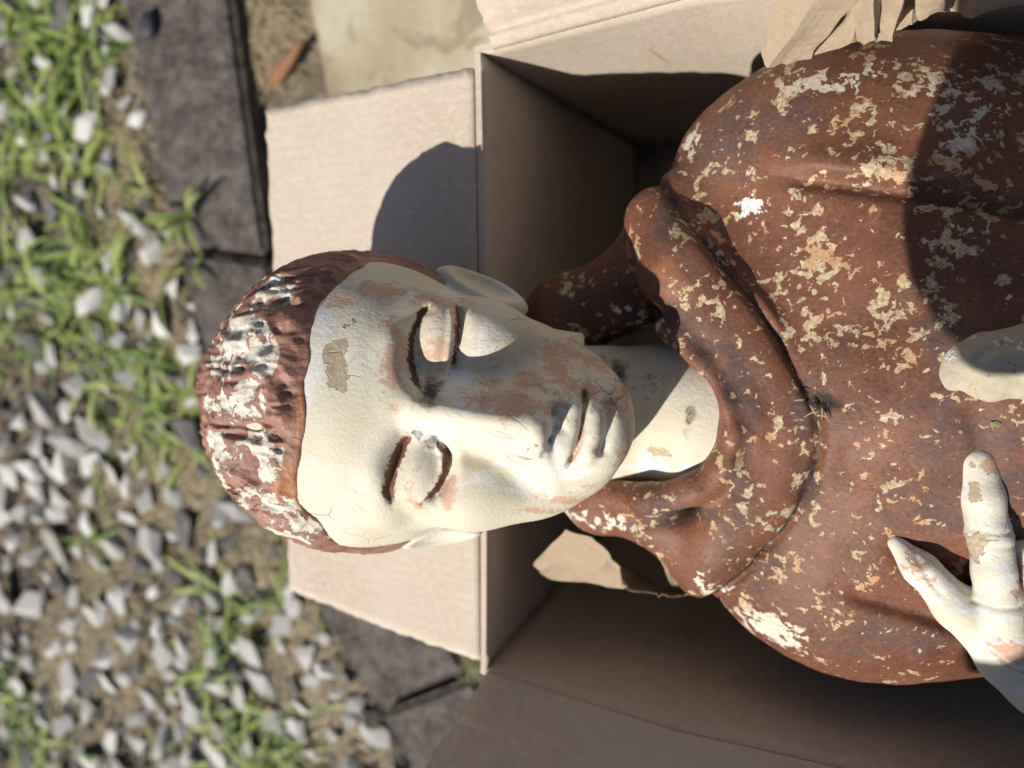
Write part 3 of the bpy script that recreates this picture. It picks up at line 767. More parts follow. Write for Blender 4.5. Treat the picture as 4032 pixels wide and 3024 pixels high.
_front = HV[:, 2] > -40
attr(HEAD, 'brown', np.where(_front, _br, 0))
PINK_SHADE = [(0, -33, 9, 17, .55), (-2, 28, 8, 18, .6), (-2, -48, 8, 6, .6), (58, 13, 16, 10, .85), (34, 6, 22, 6, .9), (70, 12, 10, 9, .85), (83, 10, 10, 10, .75), (46, 15, 12, 8, .75), (62, 30, 16, 9, .8), (76, 26, 10, 8, .7), (-34, 48, 22, 7, .7), (-5, 47, 14, 5, .7), (8, 46, 10, 6, .8), (4, 24, 6, 12, .85), (28, 26, 9, 10, .5), (-14, 30, 6, 18, .6)]  # worn pink paint, spread to warm and deepen shade painted into the face
attr(HEAD, 'pink', np.maximum(blobs(HV, PINK + PINK_SHADE), np.clip(0.9 - _mo / 4.5, 0, 0.7)))
attr(HEAD, 'white', blobs(HV, WHITE)); attr(HEAD, 'bare', blobs(HV, BARE))
attr(HEAD, 'dirt', np.maximum(blobs(HV, DIRT + [(45, 7, 16, 6, .42), (25, 6, 12, 5, .4), (60, 10, 10, 6, .4), (105, 16, 14, 14, .45), (100, -30, 20, 6, .35)]), np.clip(0.7 - np.minimum(_mo, np.minimum(_s1, _s2)) / 2.0, 0, 0.7)))  # grime, with shade on the nose side deepened in the colour
attr(HAIR, 'chip', blobs(HAV, HCHIP))
attr(HAIR, 'orange', np.maximum(blobs(HAV, [(-60, -45, 8, 12, 1), (-56, -15, 3, 25, .7), (-58, 35, 6, 10, .5), (-62, -58, 10, 5, .8)]), 0))
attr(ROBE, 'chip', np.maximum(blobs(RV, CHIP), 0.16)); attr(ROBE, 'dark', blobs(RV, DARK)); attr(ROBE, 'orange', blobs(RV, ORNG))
attr(ROBE, 'pale', blobs(RV, [(27, 165, 25, 10, 1), (-36, 137, 6, 20, 1), (14, -112, 16, 12, 1), (-80, -60, 22, 8, 1), (-14, -89, 9, 5, 1), (80, 145, 26, 26, .7), (-24, -80, 5, 8, 1)]))
attr(ROBE, 'splash', blobs(RV, [(-5.5, 105, 5, 5, .9), (-10, 108, 6, 3, .6), (-66, 54, 6, 4, .7), (-55, 46, 5, 4, .6)]))
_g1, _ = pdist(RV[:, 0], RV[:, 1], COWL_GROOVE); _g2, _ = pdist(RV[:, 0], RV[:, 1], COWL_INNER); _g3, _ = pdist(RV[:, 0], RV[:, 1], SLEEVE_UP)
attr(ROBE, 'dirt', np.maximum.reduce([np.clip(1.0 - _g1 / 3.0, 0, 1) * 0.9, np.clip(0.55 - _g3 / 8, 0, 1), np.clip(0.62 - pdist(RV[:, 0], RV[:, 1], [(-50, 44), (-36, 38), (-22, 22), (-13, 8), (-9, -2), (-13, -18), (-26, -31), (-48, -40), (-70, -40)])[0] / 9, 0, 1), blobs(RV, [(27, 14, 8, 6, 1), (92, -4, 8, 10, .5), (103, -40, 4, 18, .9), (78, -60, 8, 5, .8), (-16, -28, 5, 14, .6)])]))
attr(LHAND, 'pink', blobs(LV, [(95, -8, 8, 4, .8), (108, -88, 12, 8, .8), (104, -70, 6, 14, .4), (70, -58, 6, 6, .6), (112, -60, 4, 16, .7), (122, -80, 10, 14, .5)]))
attr(LHAND, 'bare', blobs(LV, [(88, -21, 2.2, 5, 1), (89, -45, 3.2, 5, 1), (87, -9, 1.6, 1.6, .9), (66, -53, 3, 4, .6)]))
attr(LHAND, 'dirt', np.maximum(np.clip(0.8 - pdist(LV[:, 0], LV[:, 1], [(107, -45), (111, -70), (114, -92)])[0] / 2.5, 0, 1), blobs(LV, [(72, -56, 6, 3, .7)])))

# ------------------------------------------------------------------ cardboard box
def sheet(name, fn, nu, nv, th, mat, parent, wob=0.0, seed=0, jag=0.0):
    """a board: fn(u, v) -> point of its inner face (camera-height units), thickness th (m) to the back"""
    us, vs = np.linspace(0, 1, nu), np.linspace(0, 1, nv)
    P = np.array([[np.array(fn(u, v)) * U for v in vs] for u in us])
    P[:, :, 2] += GZ
    du, dv = np.gradient(P, axis=0), np.gradient(P, axis=1)
    N = np.cross(du, dv); N /= np.linalg.norm(N, axis=2)[:, :, None]
    uu, vv = np.meshgrid(us, vs, indexing='ij')
    if wob:
        P = P + N * (wob * np.sin(np.pi * vv) * wnoise(uu * 3 + seed, vv * 3, seed * 1.7 + 0 * uu, 2.2, seed % 5))[:, :, None]
    if jag:
        r = np.random.default_rng(seed)
        for sl in ((0, slice(None)), (-1, slice(None)), (slice(None), -1)):
            P[sl] += r.normal(size=P[sl].shape) * jag
    B = P - N * th
    n = nu * nv
    V = np.concatenate([P.reshape(-1, 3), B.reshape(-1, 3)])
    I = np.arange(n).reshape(nu, nv)
    top = np.stack([I[:-1, :-1], I[1:, :-1], I[1:, 1:], I[:-1, 1:]], -1).reshape(-1, 4)
    faces = [top, top[:, ::-1] + n]
    for a in (I[0, :], I[-1, ::-1], I[::-1, 0], I[:, -1]):
        faces.append(np.stack([a[:-1], a[1:], a[1:] + n, a[:-1] + n], 1))
    o = mesh_obj(name, V, np.concatenate(faces), mat, parent, False)
    sm = np.zeros(len(o.data.polygons), bool); sm[:2 * len(top)] = True
    o.data.polygons.foreach_set('use_smooth', sm)
    return o

box = empty('cardboard_box', (0.1, -0.07, 0.0))
tag(box, 'open brown cardboard box holding the statue, flaps folded out', 'box')
X0, X1, Y0, Y1, ZR, ZF = -0.475, 1.25, -0.615, 0.285, -1.0, -1.9
sn = lambda t: math.sin(math.pi * min(max(t, 0), 1))
bowu = lambda u: 0.035 * min(1.0, u * 6) * (1 - max(0, u - .6) / .4)
bowl = lambda u: 0.028 * min(1.0, u * 6) * (1 - max(0, u - .6) / .4)
card = M('card')
sheet('wall', lambda u, v: (X0 + 0.004 * sn(u) * v, Y0 + (Y1 - Y0) * u, ZF + (ZR - ZF) * v), 40, 30, -0.004, card, box, 0.0012, 1)
sheet('wall', lambda u, v: (X0 + (X1 - X0) * u, Y1 + bowu(u) * v * v, ZF + (ZR - ZF) * v), 60, 30, 0.004, M('card_x'), box, 0.0012, 2)
sheet('wall', lambda u, v: (X0 + (X1 - X0) * u, Y0 - bowl(u) * v * v, ZF + (ZR - ZF) * v), 60, 30, -0.004, M('card_x'), box, 0.0015, 3)
sheet('wall', lambda u, v: (X1, Y0 + (Y1 - Y0) * u, ZF + (ZR - ZF) * v), 20, 20, 0.004, card, box, 0.001, 4)
sheet('floor', lambda u, v: (X0 + (X1 - X0) * u, Y0 + (Y1 - Y0) * v, ZF), 30, 20, 0.01, card, box, 0.001, 5)
LF = 0.435
c10, s10 = math.cos(math.radians(10)), math.sin(math.radians(10))
sheet('flap', lambda u, v: (X0 - 0.0005 - LF * v * c10, Y0 + 0.012 + (Y1 - Y0 - 0.030) * u + 0.016 * (0.5 - u) * v, ZR + 0.003 - LF * v * s10 - 0.01 * v * v), 60, 36, 0.004, card, box, 0.0014, 6, 0.0005)
c50, s50 = math.cos(math.radians(50)), math.sin(math.radians(50))
sheet('flap', lambda u, v: (X0 + 0.030 + (X1 - X0 - 0.05) * u, Y1 + bowu(u) + 0.0008 + LF * v * c50, ZR + 0.002 + LF * v * s50 - 0.010 * math.exp(-((v - 0.075) / 0.018)**2) + 0.004 * math.exp(-((v - 0.03) / 0.02)**2)), 60, 70, 0.004, M('card_x'), box, 0.0015, 7, 0.0005)
c51, s51 = math.cos(math.radians(61)), math.sin(math.radians(61))
LL = 0.25
sheet('flap', lambda u, v: (X0 + 0.012 - 0.055 * v + (X1 - X0 - 0.03) * u, Y0 - bowl(u) - 0.0005 - LL * (v * c51 + 0.10 * v * (1 - v)), ZR + 0.0015 + LL * v * s51), 60, 30, -0.004, M('card_x'), box, 0.0012, 8, 0.0005)
sheet('flap', lambda u, v: (X1 + 0.008 + LF * v * 0.9, Y0 + 0.012 + (Y1 - Y0 - 0.03) * u, ZR - LF * v * 0.3), 20, 20, -0.004, card, box, 0.0014, 9, 0.0005)

# ------------------------------------------------------------------ packing paper
def ray_pt(u, v, h):
    d = CAMR @ np.array([u - 2016.0, 1512.0 - v, -3028.0])
    return d * (-h * U / d[2]) + np.array([0, 0, GZ])

def folded(name, lines, mat, nv=10, sub=5, wob=0.0012, seed=0):
    """pleated paper: consecutive fold lines (foot point, head point), joined by slightly buckled panels"""
    rows = []
    for i in range(len(lines) - 1):
        for k in range(sub):
            f = k / sub
            rows.append([(1 - f) * np.array(lines[i][j]) + f * np.array(lines[i + 1][j]) for j in (0, 1)])
    rows.append([np.array(lines[-1][j]) for j in (0, 1)])
    P = np.array([[r[0] + (r[1] - r[0]) * (j / nv) for j in range(nv + 1)] for r in rows])
    r = np.random.default_rng(seed)
    uu, vv = np.meshgrid(np.arange(P.shape[0]) * 0.35, np.arange(P.shape[1]) * 0.35, indexing='ij')
    for k in range(3):
        P[:, :, k] += wob * wnoise(uu, vv, 0 * uu + k * 9, 2.0, (k + seed) % 6)
    P[:, 0] += r.normal(size=P[:, 0].shape) * 0.0005
    n0, n1 = P.shape[:2]
    I = np.arange(n0 * n1).reshape(n0, n1)
    q = np.stack([I[:-1, :-1], I[1:, :-1], I[1:, 1:], I[:-1, 1:]], -1).reshape(-1, 4)
    o = mesh_obj(name, P.reshape(-1, 3), q, mat, None, False)
    md = o.modifiers.new('thick', 'SOLIDIFY'); md.thickness = 0.0004
    return o

FOLDS = [((3004, 195, .925), (3075, -90, .87)), ((3012, 264, .93), (3265, -70, .865)), ((3185, 228, .945), (3400, -25, .88)),
         ((3205, 212, 1.04), (3395, -40, 1.02)), ((3362, 168, 1.035), (3372, -60, 1.0)), ((3366, 170, .94), (3362, -80, .885)),
         ((3440, 152, .925), (3450, -80, .87)), ((3452, 160, .95), (3462, -70, .90)), ((3500, 155, .945), (3570, -50, .885)),
         ((3530, 118, 1.03), (3580, -20, 1.0)), ((3602, 92, 1.03), (3600, -60, .99)), ((3612, 76, .96), (3606, -80, .92)),
         ((3712, 48, .965), (3730, -80, .92)), ((3745, 40, 1.05), (3800, -60, 1.02)), ((3830, 70, 1.03), (3870, -60, .98)), ((4060, 10, 1.06), (4080, -80, 1.0))]
pap = folded('kraft_paper', [(ray_pt(*a), ray_pt(*b)) for a, b in FOLDS], M('kraft'), seed=1)
tag(pap, 'crumpled brown kraft paper wedged between box wall and statue shoulder', 'packing paper')
LOW0 = [((2096, 2222, 1.13), (2235, 2085, 1.2)), ((2150, 2262, 1.12), (2330, 2120, 1.22)), ((2300, 2297, 1.12), (2400, 2185, 1.24)), ((2450, 2322, 1.12), (2440, 2232, 1.27)),
       ((2560, 2338, 1.12), (2520, 2255, 1.27)), ((2640, 2346, 1.12), (2600, 2300, 1.27)), ((2690, 2340, 1.13), (2668, 2333, 1.2)), ((2730, 2325, 1.14), (2722, 2318, 1.14)),
       ((2712, 2290, 1.10), (2640, 2300, 1.20)), ((2680, 2200, 1.10), (2590, 2200, 1.22)), ((2640, 2150, 1.11), (2560, 2120, 1.2)), ((2560, 2100, 1.14), (2500, 2060, 1.2))]
LOW = [((a[0], a[1], a[2] - 0.05), (b[0], b[1], 1.03 if k < 3 else (1.05 if k == 3 else (1.2 if k < 8 else 1.04)))) for k, (a, b) in enumerate(LOW0)]
pap2 = folded('kraft_paper', [(ray_pt(*a), ray_pt(*b)) for a, b in LOW], M('kraft'), nv=8, sub=5, wob=0.0016, seed=2)
tag(pap2, 'curled sheet of kraft paper lying under the statue collar below the jaw', 'packing paper')

# ------------------------------------------------------------------ ground
STONES = [(-1.258, 0.269, 0.046, 90), (-1.16, 0.311, 0.026, 20), (-1.044, 0.373, 0.032, 80), (-1.019, 0.323, 0.023, 75), (-1.017, 0.273, 0.029, 80), (-1.159, 0.253, 0.022, 60), (-1.163, 0.197, 0.025, 70), (-1.108, 0.174, 0.024, 110), (-1.159, 0.131, 0.021, 30), (-0.96, 0.096, 0.022, 75), (-1.065, 0.091, 0.022, 120), (-0.961, 0.158, 0.012, 100), (-1.051, 0.006, 0.021, 80), (-1.003, 0.017, 0.016, 90), (-1.031, -0.032, 0.019, 120), (-1.169, 0.021, 0.013, 10), (-1.08, -0.189, 0.027, 150), (-1.076, -0.149, 0.02, 10), (-1.229, -0.167, 0.025, 150), (-1.167, -0.287, 0.052, 170), (-1.281, -0.34, 0.047, 145), (-0.967, -0.317, 0.038, 130), (-1.359, -0.408, 0.041, 90), (-1.273, -0.425, 0.035, 140), (-1.053, -0.408, 0.026, 160), (-1.003, -0.441, 0.044, 140), (-1.184, -0.483, 0.025, 10), (-0.89, -0.094, 0.026, 110), (-0.991, -0.079, 0.031, 90), (-1.223, -0.241, 0.043, 110), (-1.342, -0.241, 0.024, 90), (-1.304, -0.27, 0.027, 80), (-0.991, -0.464, 0.035, 120), (-1.134, -0.498, 0.032, 150), (-1.202, -0.572, 0.026, 90), (-1.377, -0.598, 0.052, 80), (-1.341, -0.678, 0.027, 10), (-1.152, -0.649, 0.018, 60), (-0.997, -0.634, 0.042, 80), (-0.951, -0.548, 0.028, 60), (-1.128, -0.72, 0.039, 70), (-1.072, -0.685, 0.036, 80), (-1.071, -0.775, 0.034, 30), (-1.013, -0.797, 0.039, 90), (-1.14, -0.83, 0.032, 60), (-0.997, -0.838, 0.036, 20), (-0.966, -0.766, 0.03, 100), (-0.873, -0.712, 0.022, 140), (-0.695, -0.616, 0.026, 10), (-0.635, -0.673, 0.026, 40), (-0.71, -0.739, 0.025, 150), (-0.847, -0.494, 0.034, 100), (-0.722, -0.508, 0.026, 80), (-0.814, -0.54, 0.02, 20), (-0.878, -0.445, 0.025, 90), (-1.22, -0.628, 0.031, 20), (-1.279, -0.581, 0.029, 150), (-1.389, -0.675, 0.031, 100), (-1.2, -0.886, 0.036, 10), (-1.035, -0.723, 0.028, 150)]
GRASS = [(-1.193, 0.382, 0.053, 0.045, 60), (-1.082, 0.325, 0.044, 0.055, 60), (-1.184, 0.197, 0.06, 0.06, 71), (-1.095, 0.13, 0.035, 0.047, 50), (-1.24, 0.021, 0.055, 0.055, 71), (-1.075, -0.033, 0.049, 0.07, 61), (-1.009, -0.14, 0.045, 0.045, 53), (-1.171, -0.105, 0.065, 0.047, 46), (-0.943, -0.225, 0.037, 0.045, 46), (-1.065, -0.242, 0.052, 0.039, 30), (-0.884, -0.261, 0.024, 0.033, 15), (-1.426, -0.828, 0.045, 0.067, 53), (-1.353, -0.91, 0.067, 0.039, 46), (-0.895, -0.655, 0.05, 0.046, 53), (-0.822, -0.727, 0.055, 0.05, 61), (-0.754, -0.772, 0.054, 0.018, 30), (-0.754, -0.521, 0.025, 0.029, 18), (-0.862, -0.51, 0.026, 0.026, 23), (-0.998, -0.823, 0.049, 0.025, 23), (-1.119, -0.458, 0.028, 0.019, 11), (-0.989, 0.057, 0.023, 0.058, 24), (-1.326, -0.131, 0.027, 0.068, 23), (-0.68, -0.651, 0.017, 0.034, 7), (-0.702, -0.519, 0.012, 0.025, 7)]
STRAW = [(-0.981, -0.344, 0.0728, 0.0507, 256), (-0.919, -0.309, 0.0429, 0.0429, 128), (-1.196, -0.638, 0.07150000000000001, 0.065, 416), (-1.265, -0.72, 0.0403, 0.0468, 160), (-1.043, -0.46, 0.07150000000000001, 0.041600000000000005, 144), (-1.018, 0.134, 0.0247, 0.0845, 176), (-0.956, -0.032, 0.020800000000000003, 0.08710000000000001, 224), (-0.714, -0.579, 0.0273, 0.07150000000000001, 192), (-0.658, -0.666, 0.0221, 0.0663, 144), (-0.778, -0.443, 0.0429, 0.0325, 112), (-0.923, -0.176, 0.020800000000000003, 0.0793, 96), (-0.852, -0.371, 0.0429, 0.0429, 96), (-1.242, -0.085, 0.0858, 0.0572, 64), (-1.073, -0.746, 0.0637, 0.039, 96), (-0.734, 0.305, 0.013000000000000001, 0.0507, 192)]
def plate(name, poly, z0, z1, mat, bev=0.004, parent=None):
    bm = bmesh.new()
    vs = [bm.verts.new((x * U, y * U, z1)) for x, y in poly]
    f = bm.faces.new(vs)
    if f.normal.z < 0: f.normal_flip()
    r = bmesh.ops.extrude_face_region(bm, geom=[f])
    dn = [v for v in r['geom'] if isinstance(v, bmesh.types.BMVert)]
    for v in dn: v.co.z = z1
    for v in vs: v.co.z = z0
    bmesh.ops.recalc_face_normals(bm, faces=bm.faces)
    top = [e for e in bm.edges if all(abs(v.co.z - z1) < 1e-6 for v in e.verts)] + [e for e in bm.edges if abs(e.verts[0].co.z - e.verts[1].co.z) > 1e-4]
    bmesh.ops.bevel(bm, geom=top, offset=bev, segments=2, affect='EDGES')
    me = bpy.data.meshes.new(name); bm.to_mesh(me); bm.free()
    me.materials.append(mat)
    o = bpy.data.objects.new(name, me); COL.objects.link(o)
    if parent: o.parent = parent
    return o

gn = 90
gx = np.concatenate([np.linspace(-40, -1.9, 8), np.linspace(-1.8, 0.5, gn), np.linspace(0.7, 40, 8)]); gy = np.concatenate([np.linspace(-40, -1.6, 8), np.linspace(-1.5, 0.8, gn), np.linspace(1.0, 40, 8)])
GX, GY = np.meshgrid(gx, gy, indexing='ij')
GZZ = -0.022 + 0.006 * wnoise(GX, GY, 0 * GX, 0.25, 1) + 0.004 * wnoise(GX, GY, 0 * GX, 0.08, 2)
I = np.arange(GX.size).reshape(GX.shape)
ground = mesh_obj('ground', np.stack([GX, GY, GZZ], -1).reshape(-1, 3), np.stack([I[:-1, :-1], I[1:, :-1], I[1:, 1:], I[:-1, 1:]], -1).reshape(-1, 4), M('soil'))
tag(ground, kind='structure')
slab = plate('concrete_slab', [(-1.52, 1.6), (-1.44, .73), (-1.385, .45), (-1.26, -.2), (-1.02, -.85), (-.74, -1.25), (-.3, -1.75), (.3, -2.2), (3.2, -2.4), (3.2, 1.6)], -0.09, -0.001, M('slab'), 0.006)
tag(slab, kind='structure')
PAVERS = [([(-2.19, 1.15), (-1.74, 1.15), (-1.62, .03), (-1.99, .07)], 'dark concrete edging block with a black pebble lying on it'),
          ([(-1.985, .05), (-1.615, .01), (-1.46, -.45), (-1.80, -.56)], 'dark concrete edging block with green weed growing at its end'),
          ([(-1.75, -.58), (-1.41, -.47), (-1.18, -.86), (-1.53, -1.02)], 'dark concrete edging block mostly hidden behind the statue head'),
          ([(-1.52, -1.04), (-1.16, -.88), (-.955, -1.19), (-1.275, -1.385)], 'dark concrete edging block just below the side flap of the box'),
          ([(-1.262, -1.405), (-.94, -1.215), (-.60, -1.60), (-.92, -1.92)], 'dark concrete edging block at bottom edge of photo, past the open joint')]
for k, (poly, lab) in enumerate(PAVERS):
    tag(plate('edging_block', poly, -0.06, 0.012 + 0.002 * (k % 2), M('paver'), 0.007), lab, 'edging block', 'dark edging blocks along the gravel')

# gravel
def hull_mesh(name, r, n, flat):
    bm = bmesh.new()
    for _ in range(n):
        v = r.normal(size=3); v /= np.linalg.norm(v)
        v *= r.uniform(0.8, 1.05)
        bm.verts.new((v[0], v[1] * 0.68, v[2] * flat))
    res = bmesh.ops.convex_hull(bm, input=bm.verts)
    bmesh.ops.delete(bm, geom=[v for v in bm.verts if not v.link_faces], context='VERTS')
    me = bpy.data.meshes.new(name); bm.to_mesh(me); bm.free()
    me.materials.append(M('stone'))
    return me
rs = np.random.default_rng(11)
STONE_MESH = [hull_mesh('stone', rs, int(rs.integers(9, 14)), f) for f in (0.35, 0.4, 0.45, 0.5, 0.38, 0.55, 0.42, 0.6, 0.36, 0.48)]
def in_poly(x, y, poly):
    c = False; n = len(poly)
    for i in range(n):
        x1, y1 = poly[i]; x2, y2 = poly[(i + 1) % n]
        if (y1 > y) != (y2 > y) and x < (x2 - x1) * (y - y1) / (y2 - y1) + x1: c = not c
    return c
EDGE_X = [(-2.4, -.55), (-1.92, -.92), (-1.385, -1.262), (-1.04, -1.54), (-.57, -1.795), (.06, -1.985), (1.15, -2.19), (2, -2.25)]
def edge_x(y): return np.interp(y / U, [e[0] for e in EDGE_X], [e[1] for e in EDGE_X]) * U
gravel = empty('gravel_bed', (-1.0, -0.2, -0.02)); tag(gravel, kind='structure')
placed = []
def seen(x, y):
    q = CAMR.T @ np.array([x, y, -GZ])
    u, v = 2016 - 3028 * q[0] / q[2], 1512 + 3028 * q[1] / q[2]
    return -120 < u < 1900 and -120 < v < 3150
def put_stone(x, y, half, ang, sink=0.25):
    me = STONE_MESH[len(placed) % len(STONE_MESH)]
    o = bpy.data.objects.new('stone', me); COL.objects.link(o)
    o.parent = gravel
    o.location = (x + 1.0, y + 0.2, 0.006 + half * 0.24)
    o.rotation_euler = (rs.normal() * 0.22, rs.normal() * 0.22, math.radians(ang))
    o.scale = (half, half * rs.uniform(0.8, 1.1), half * rs.uniform(0.4, 0.8))
    placed.append((x, y, half))
for (x, y, half, a) in STONES: put_stone(x, y, half, a)
tries = 0
while len(placed) < 290 and tries < 20000:
    tries += 1
    x, y = rs.uniform(-1.5, -0.55), rs.uniform(-1.0, 0.5)
    half = rs.uniform(0.017, 0.046)
    if x > edge_x(y) - half or not seen(x, y): continue
    if y > -0.2 and rs.random() < 0.55: continue
    if any((x - a)**2 + (y - b)**2 < (0.52 * (half + c))**2 for a, b, c in placed): continue
    put_stone(x, y, half, rs.uniform(0, 180))
# finer chips between, one mass
vs, fs = [], []
for _ in range(7500):
    x, y = rs.uniform(-1.6, -0.5), rs.uniform(-1.05, 0.55)
    if x > edge_x(y) - 0.006: continue
    me = STONE_MESH[rs.integers(len(STONE_MESH))]
    h = rs.uniform(0.003, 0.012); R3 = Matrix.Rotation(rs.uniform(0, 6.28), 3, 'Z') @ Matrix.Rotation(rs.normal() * 0.5, 3, 'X')
    b0 = len(vs)
    for v in me.vertices: w = R3 @ (v.co * h); vs.append((w.x + x, w.y + y, w.z - 0.018 + h * 0.3))
    for p in me.polygons: fs.append([b0 + i for i in p.vertices])
chips = mesh_obj('fine_gravel', vs, fs, M('stone'), gravel, False); tag(chips, kind='stuff')

STRAW += [(-1.1, -0.52, 0.20, 0.22, 700), (-1.0, -0.1, 0.16, 0.28, 450), (-0.75, -0.66, 0.05, 0.10, 200)]
# grass and straw
def blades(name, zones, mat, seed, L, Wd, lift, tone, z=-0.02, jit=0.012):
    r = np.random.default_rng(seed)
    V, Fc, T = [], [], []
    for (cx, cy, sx, sy, n) in zones:
        nclump = max(1, n // 5)
        for _ in range(nclump):
            bx, by = cx + r.normal() * sx * 0.8, cy + r.normal() * sy * 0.8
            for _ in range(5):
                x, y = bx + r.normal() * jit, by + r.normal() * jit
                az = r.uniform(0, 6.28); el = r.uniform(*lift); ln = r.uniform(*L); w = r.uniform(*Wd)
                tn = r.uniform(*tone); d = np.array([math.cos(az), math.sin(az)]); sd = np.array([-d[1], d[0]])
                px, py, pz, a = x, y, z, el
                k = 6; b0 = len(V); cur = r.normal() * 0.25
                for i in range(k + 1):
                    t = i / k
                    ww = w * (0.75 + 0.5 * t) * (1 - t**2.2) + 0.0002
                    dip = ww * 0.35
                    V += [(px + sd[0] * ww, py + sd[1] * ww, pz + dip), (px, py, pz), (px - sd[0] * ww, py - sd[1] * ww, pz + dip)]
                    T += [tn] * 3
                    st = ln / k
                    px += (d[0] * math.cos(a) + sd[0] * cur * t) * st; py += (d[1] * math.cos(a) + sd[1] * cur * t) * st; pz += math.sin(a) * st
                    a -= r.uniform(0.10, 0.32)
                    if pz < z + 0.004: pz = z + 0.004; a = max(a, 0.02)
                    if i:
                        for s in (0, 1):
                            q = b0 + (i - 1) * 3 + s
                            Fc.append((q, q + 1, q + 4, q + 3))
    o = mesh_obj(name, np.array(V), np.array(Fc), mat, None, True)
    attr(o, 'tone', T)
    return o
gr = blades('grass', GRASS, M('grass'), 21, (0.045, 0.13), (0.0022, 0.0062), (0.1, 0.85), (0.0, 1.0))
tag(gr, 'short bright green grass growing through the pale gravel', 'grass', kind='stuff')
sw = blades('dry_grass', STRAW, M('straw'), 22, (0.025, 0.08), (0.0005, 0.0014), (0.05, 0.5), (0.0, 1.0), -0.016)
tag(sw, 'dry straw litter lying on the soil between stones', 'straw', kind='stuff')

# weed on the edging block
def weed(name, x, y, z, n, L, seed, label):
    root = empty(name, (x, y, z)); tag(root, label, 'weed')
    r = np.random.default_rng(seed)
    for i in range(n):
        o = blades('leaf', [(x, y, 0.004, 0.004, 5)], M('grass'), seed * 10 + i, L, (0.004, 0.0065), (0.4, 1.2), (0.2, 0.8), z)
        me = o.data
        co = np.zeros(len(me.vertices) * 3, np.float32); me.vertices.foreach_get('co', co); co = co.reshape(-1, 3)[:21]
        bpy.data.objects.remove(o)
        f = [(q, q + 1, q + 4, q + 3) for k in range(6) for q in (k * 3, k * 3 + 1)]
        lf = mesh_obj('leaf', co - np.array([x, y, z]), np.array(f), M('grass'), None, True)
        lf.parent = root
        attr(lf, 'tone', [r.uniform(0.2, 0.7)] * 21)
weed('weed', -0.86, 0.062, 0.012, 6, (0.05, 0.085), 4, 'broad bladed green weed rooted between two dark edging blocks')
weed('weed', -0.86, 0.018, 0.012, 4, (0.035, 0.06), 6, 'low green weed sprawling on dark edging block close to the side flap')
ms = blades('moss_tuft', [(-0.425, -0.535, 0.010, 0.010, 90)], M('moss'), 31, (0.008, 0.02), (0.0006, 0.0012), (0.3, 1.4), (0.2, 1), 0.0, 0.006)
tag(ms, 'pale green moss tuft at the lower corner of the box', 'moss', kind='stuff')



# pebble and bark chip
def lump(name, loc, r, rot, mat, seed, npt=60):
    rr = np.random.default_rng(seed); bm = bmesh.new()
    bmesh.ops.create_icosphere(bm, subdivisions=3, radius=1)
    for v in bm.verts:
        k = 1 + 0.07 * wnoise(v.co.x, v.co.y, v.co.z, 1.6, seed % 6)
        v.co = Vector((v.co.x * r[0] * k, v.co.y * r[1] * k, v.co.z * r[2] * k))
    me = bpy.data.meshes.new(name); bm.to_mesh(me); bm.free(); me.materials.append(mat)
    for p in me.polygons: p.use_smooth = True
    o = bpy.data.objects.new(name, me); COL.objects.link(o); o.location = loc; o.rotation_euler = rot
    return o
tag(lump('pebble', (-0.904, 0.330, 0.021), (0.019, 0.014, 0.010), (0, 0, 1.35), M('pebble'), 3), 'smooth black oval pebble on the dark edging block', 'pebble')
def bark_chip():
    bm = bmesh.new()
    prof = [(-0.040, 0.006), (-0.030, 0.0095), (-0.012, 0.010), (0.010, 0.0085), (0.028, 0.005), (0.041, 0.0012)]
    rr = np.random.default_rng(5); rings = []
    for x, w in prof:
        rings.append([bm.verts.new((x + rr.normal() * 0.001, y * w, z * (0.004 if w > 0.003 else 0.0012) + rr.normal() * 0.0006)) for y, z in ((-1, -.4), (-.8, .8), (-.1, 1.2), (.6, .7), (1, -.3), (0, -.9))])
    for a, b in zip(rings[:-1], rings[1:]):
        for i in range(6): bm.faces.new((a[i], a[(i + 1) % 6], b[(i + 1) % 6], b[i]))
    bm.faces.new(rings[0]); bm.faces.new(rings[-1][::-1])
    bmesh.ops.recalc_face_normals(bm, faces=bm.faces)
    me = bpy.data.meshes.new('bark_chip'); bm.to_mesh(me); bm.free(); me.materials.append(M('bark'))
    o = bpy.data.objects.new('bark_chip', me); COL.objects.link(o)
    o.location = (-0.682, 0.262, 0.008); o.rotation_euler = (0.2, -0.12, 0.62)
    return tag(o, 'reddish brown sliver of bark at the edge of the concrete slab', 'bark')
bark_chip()

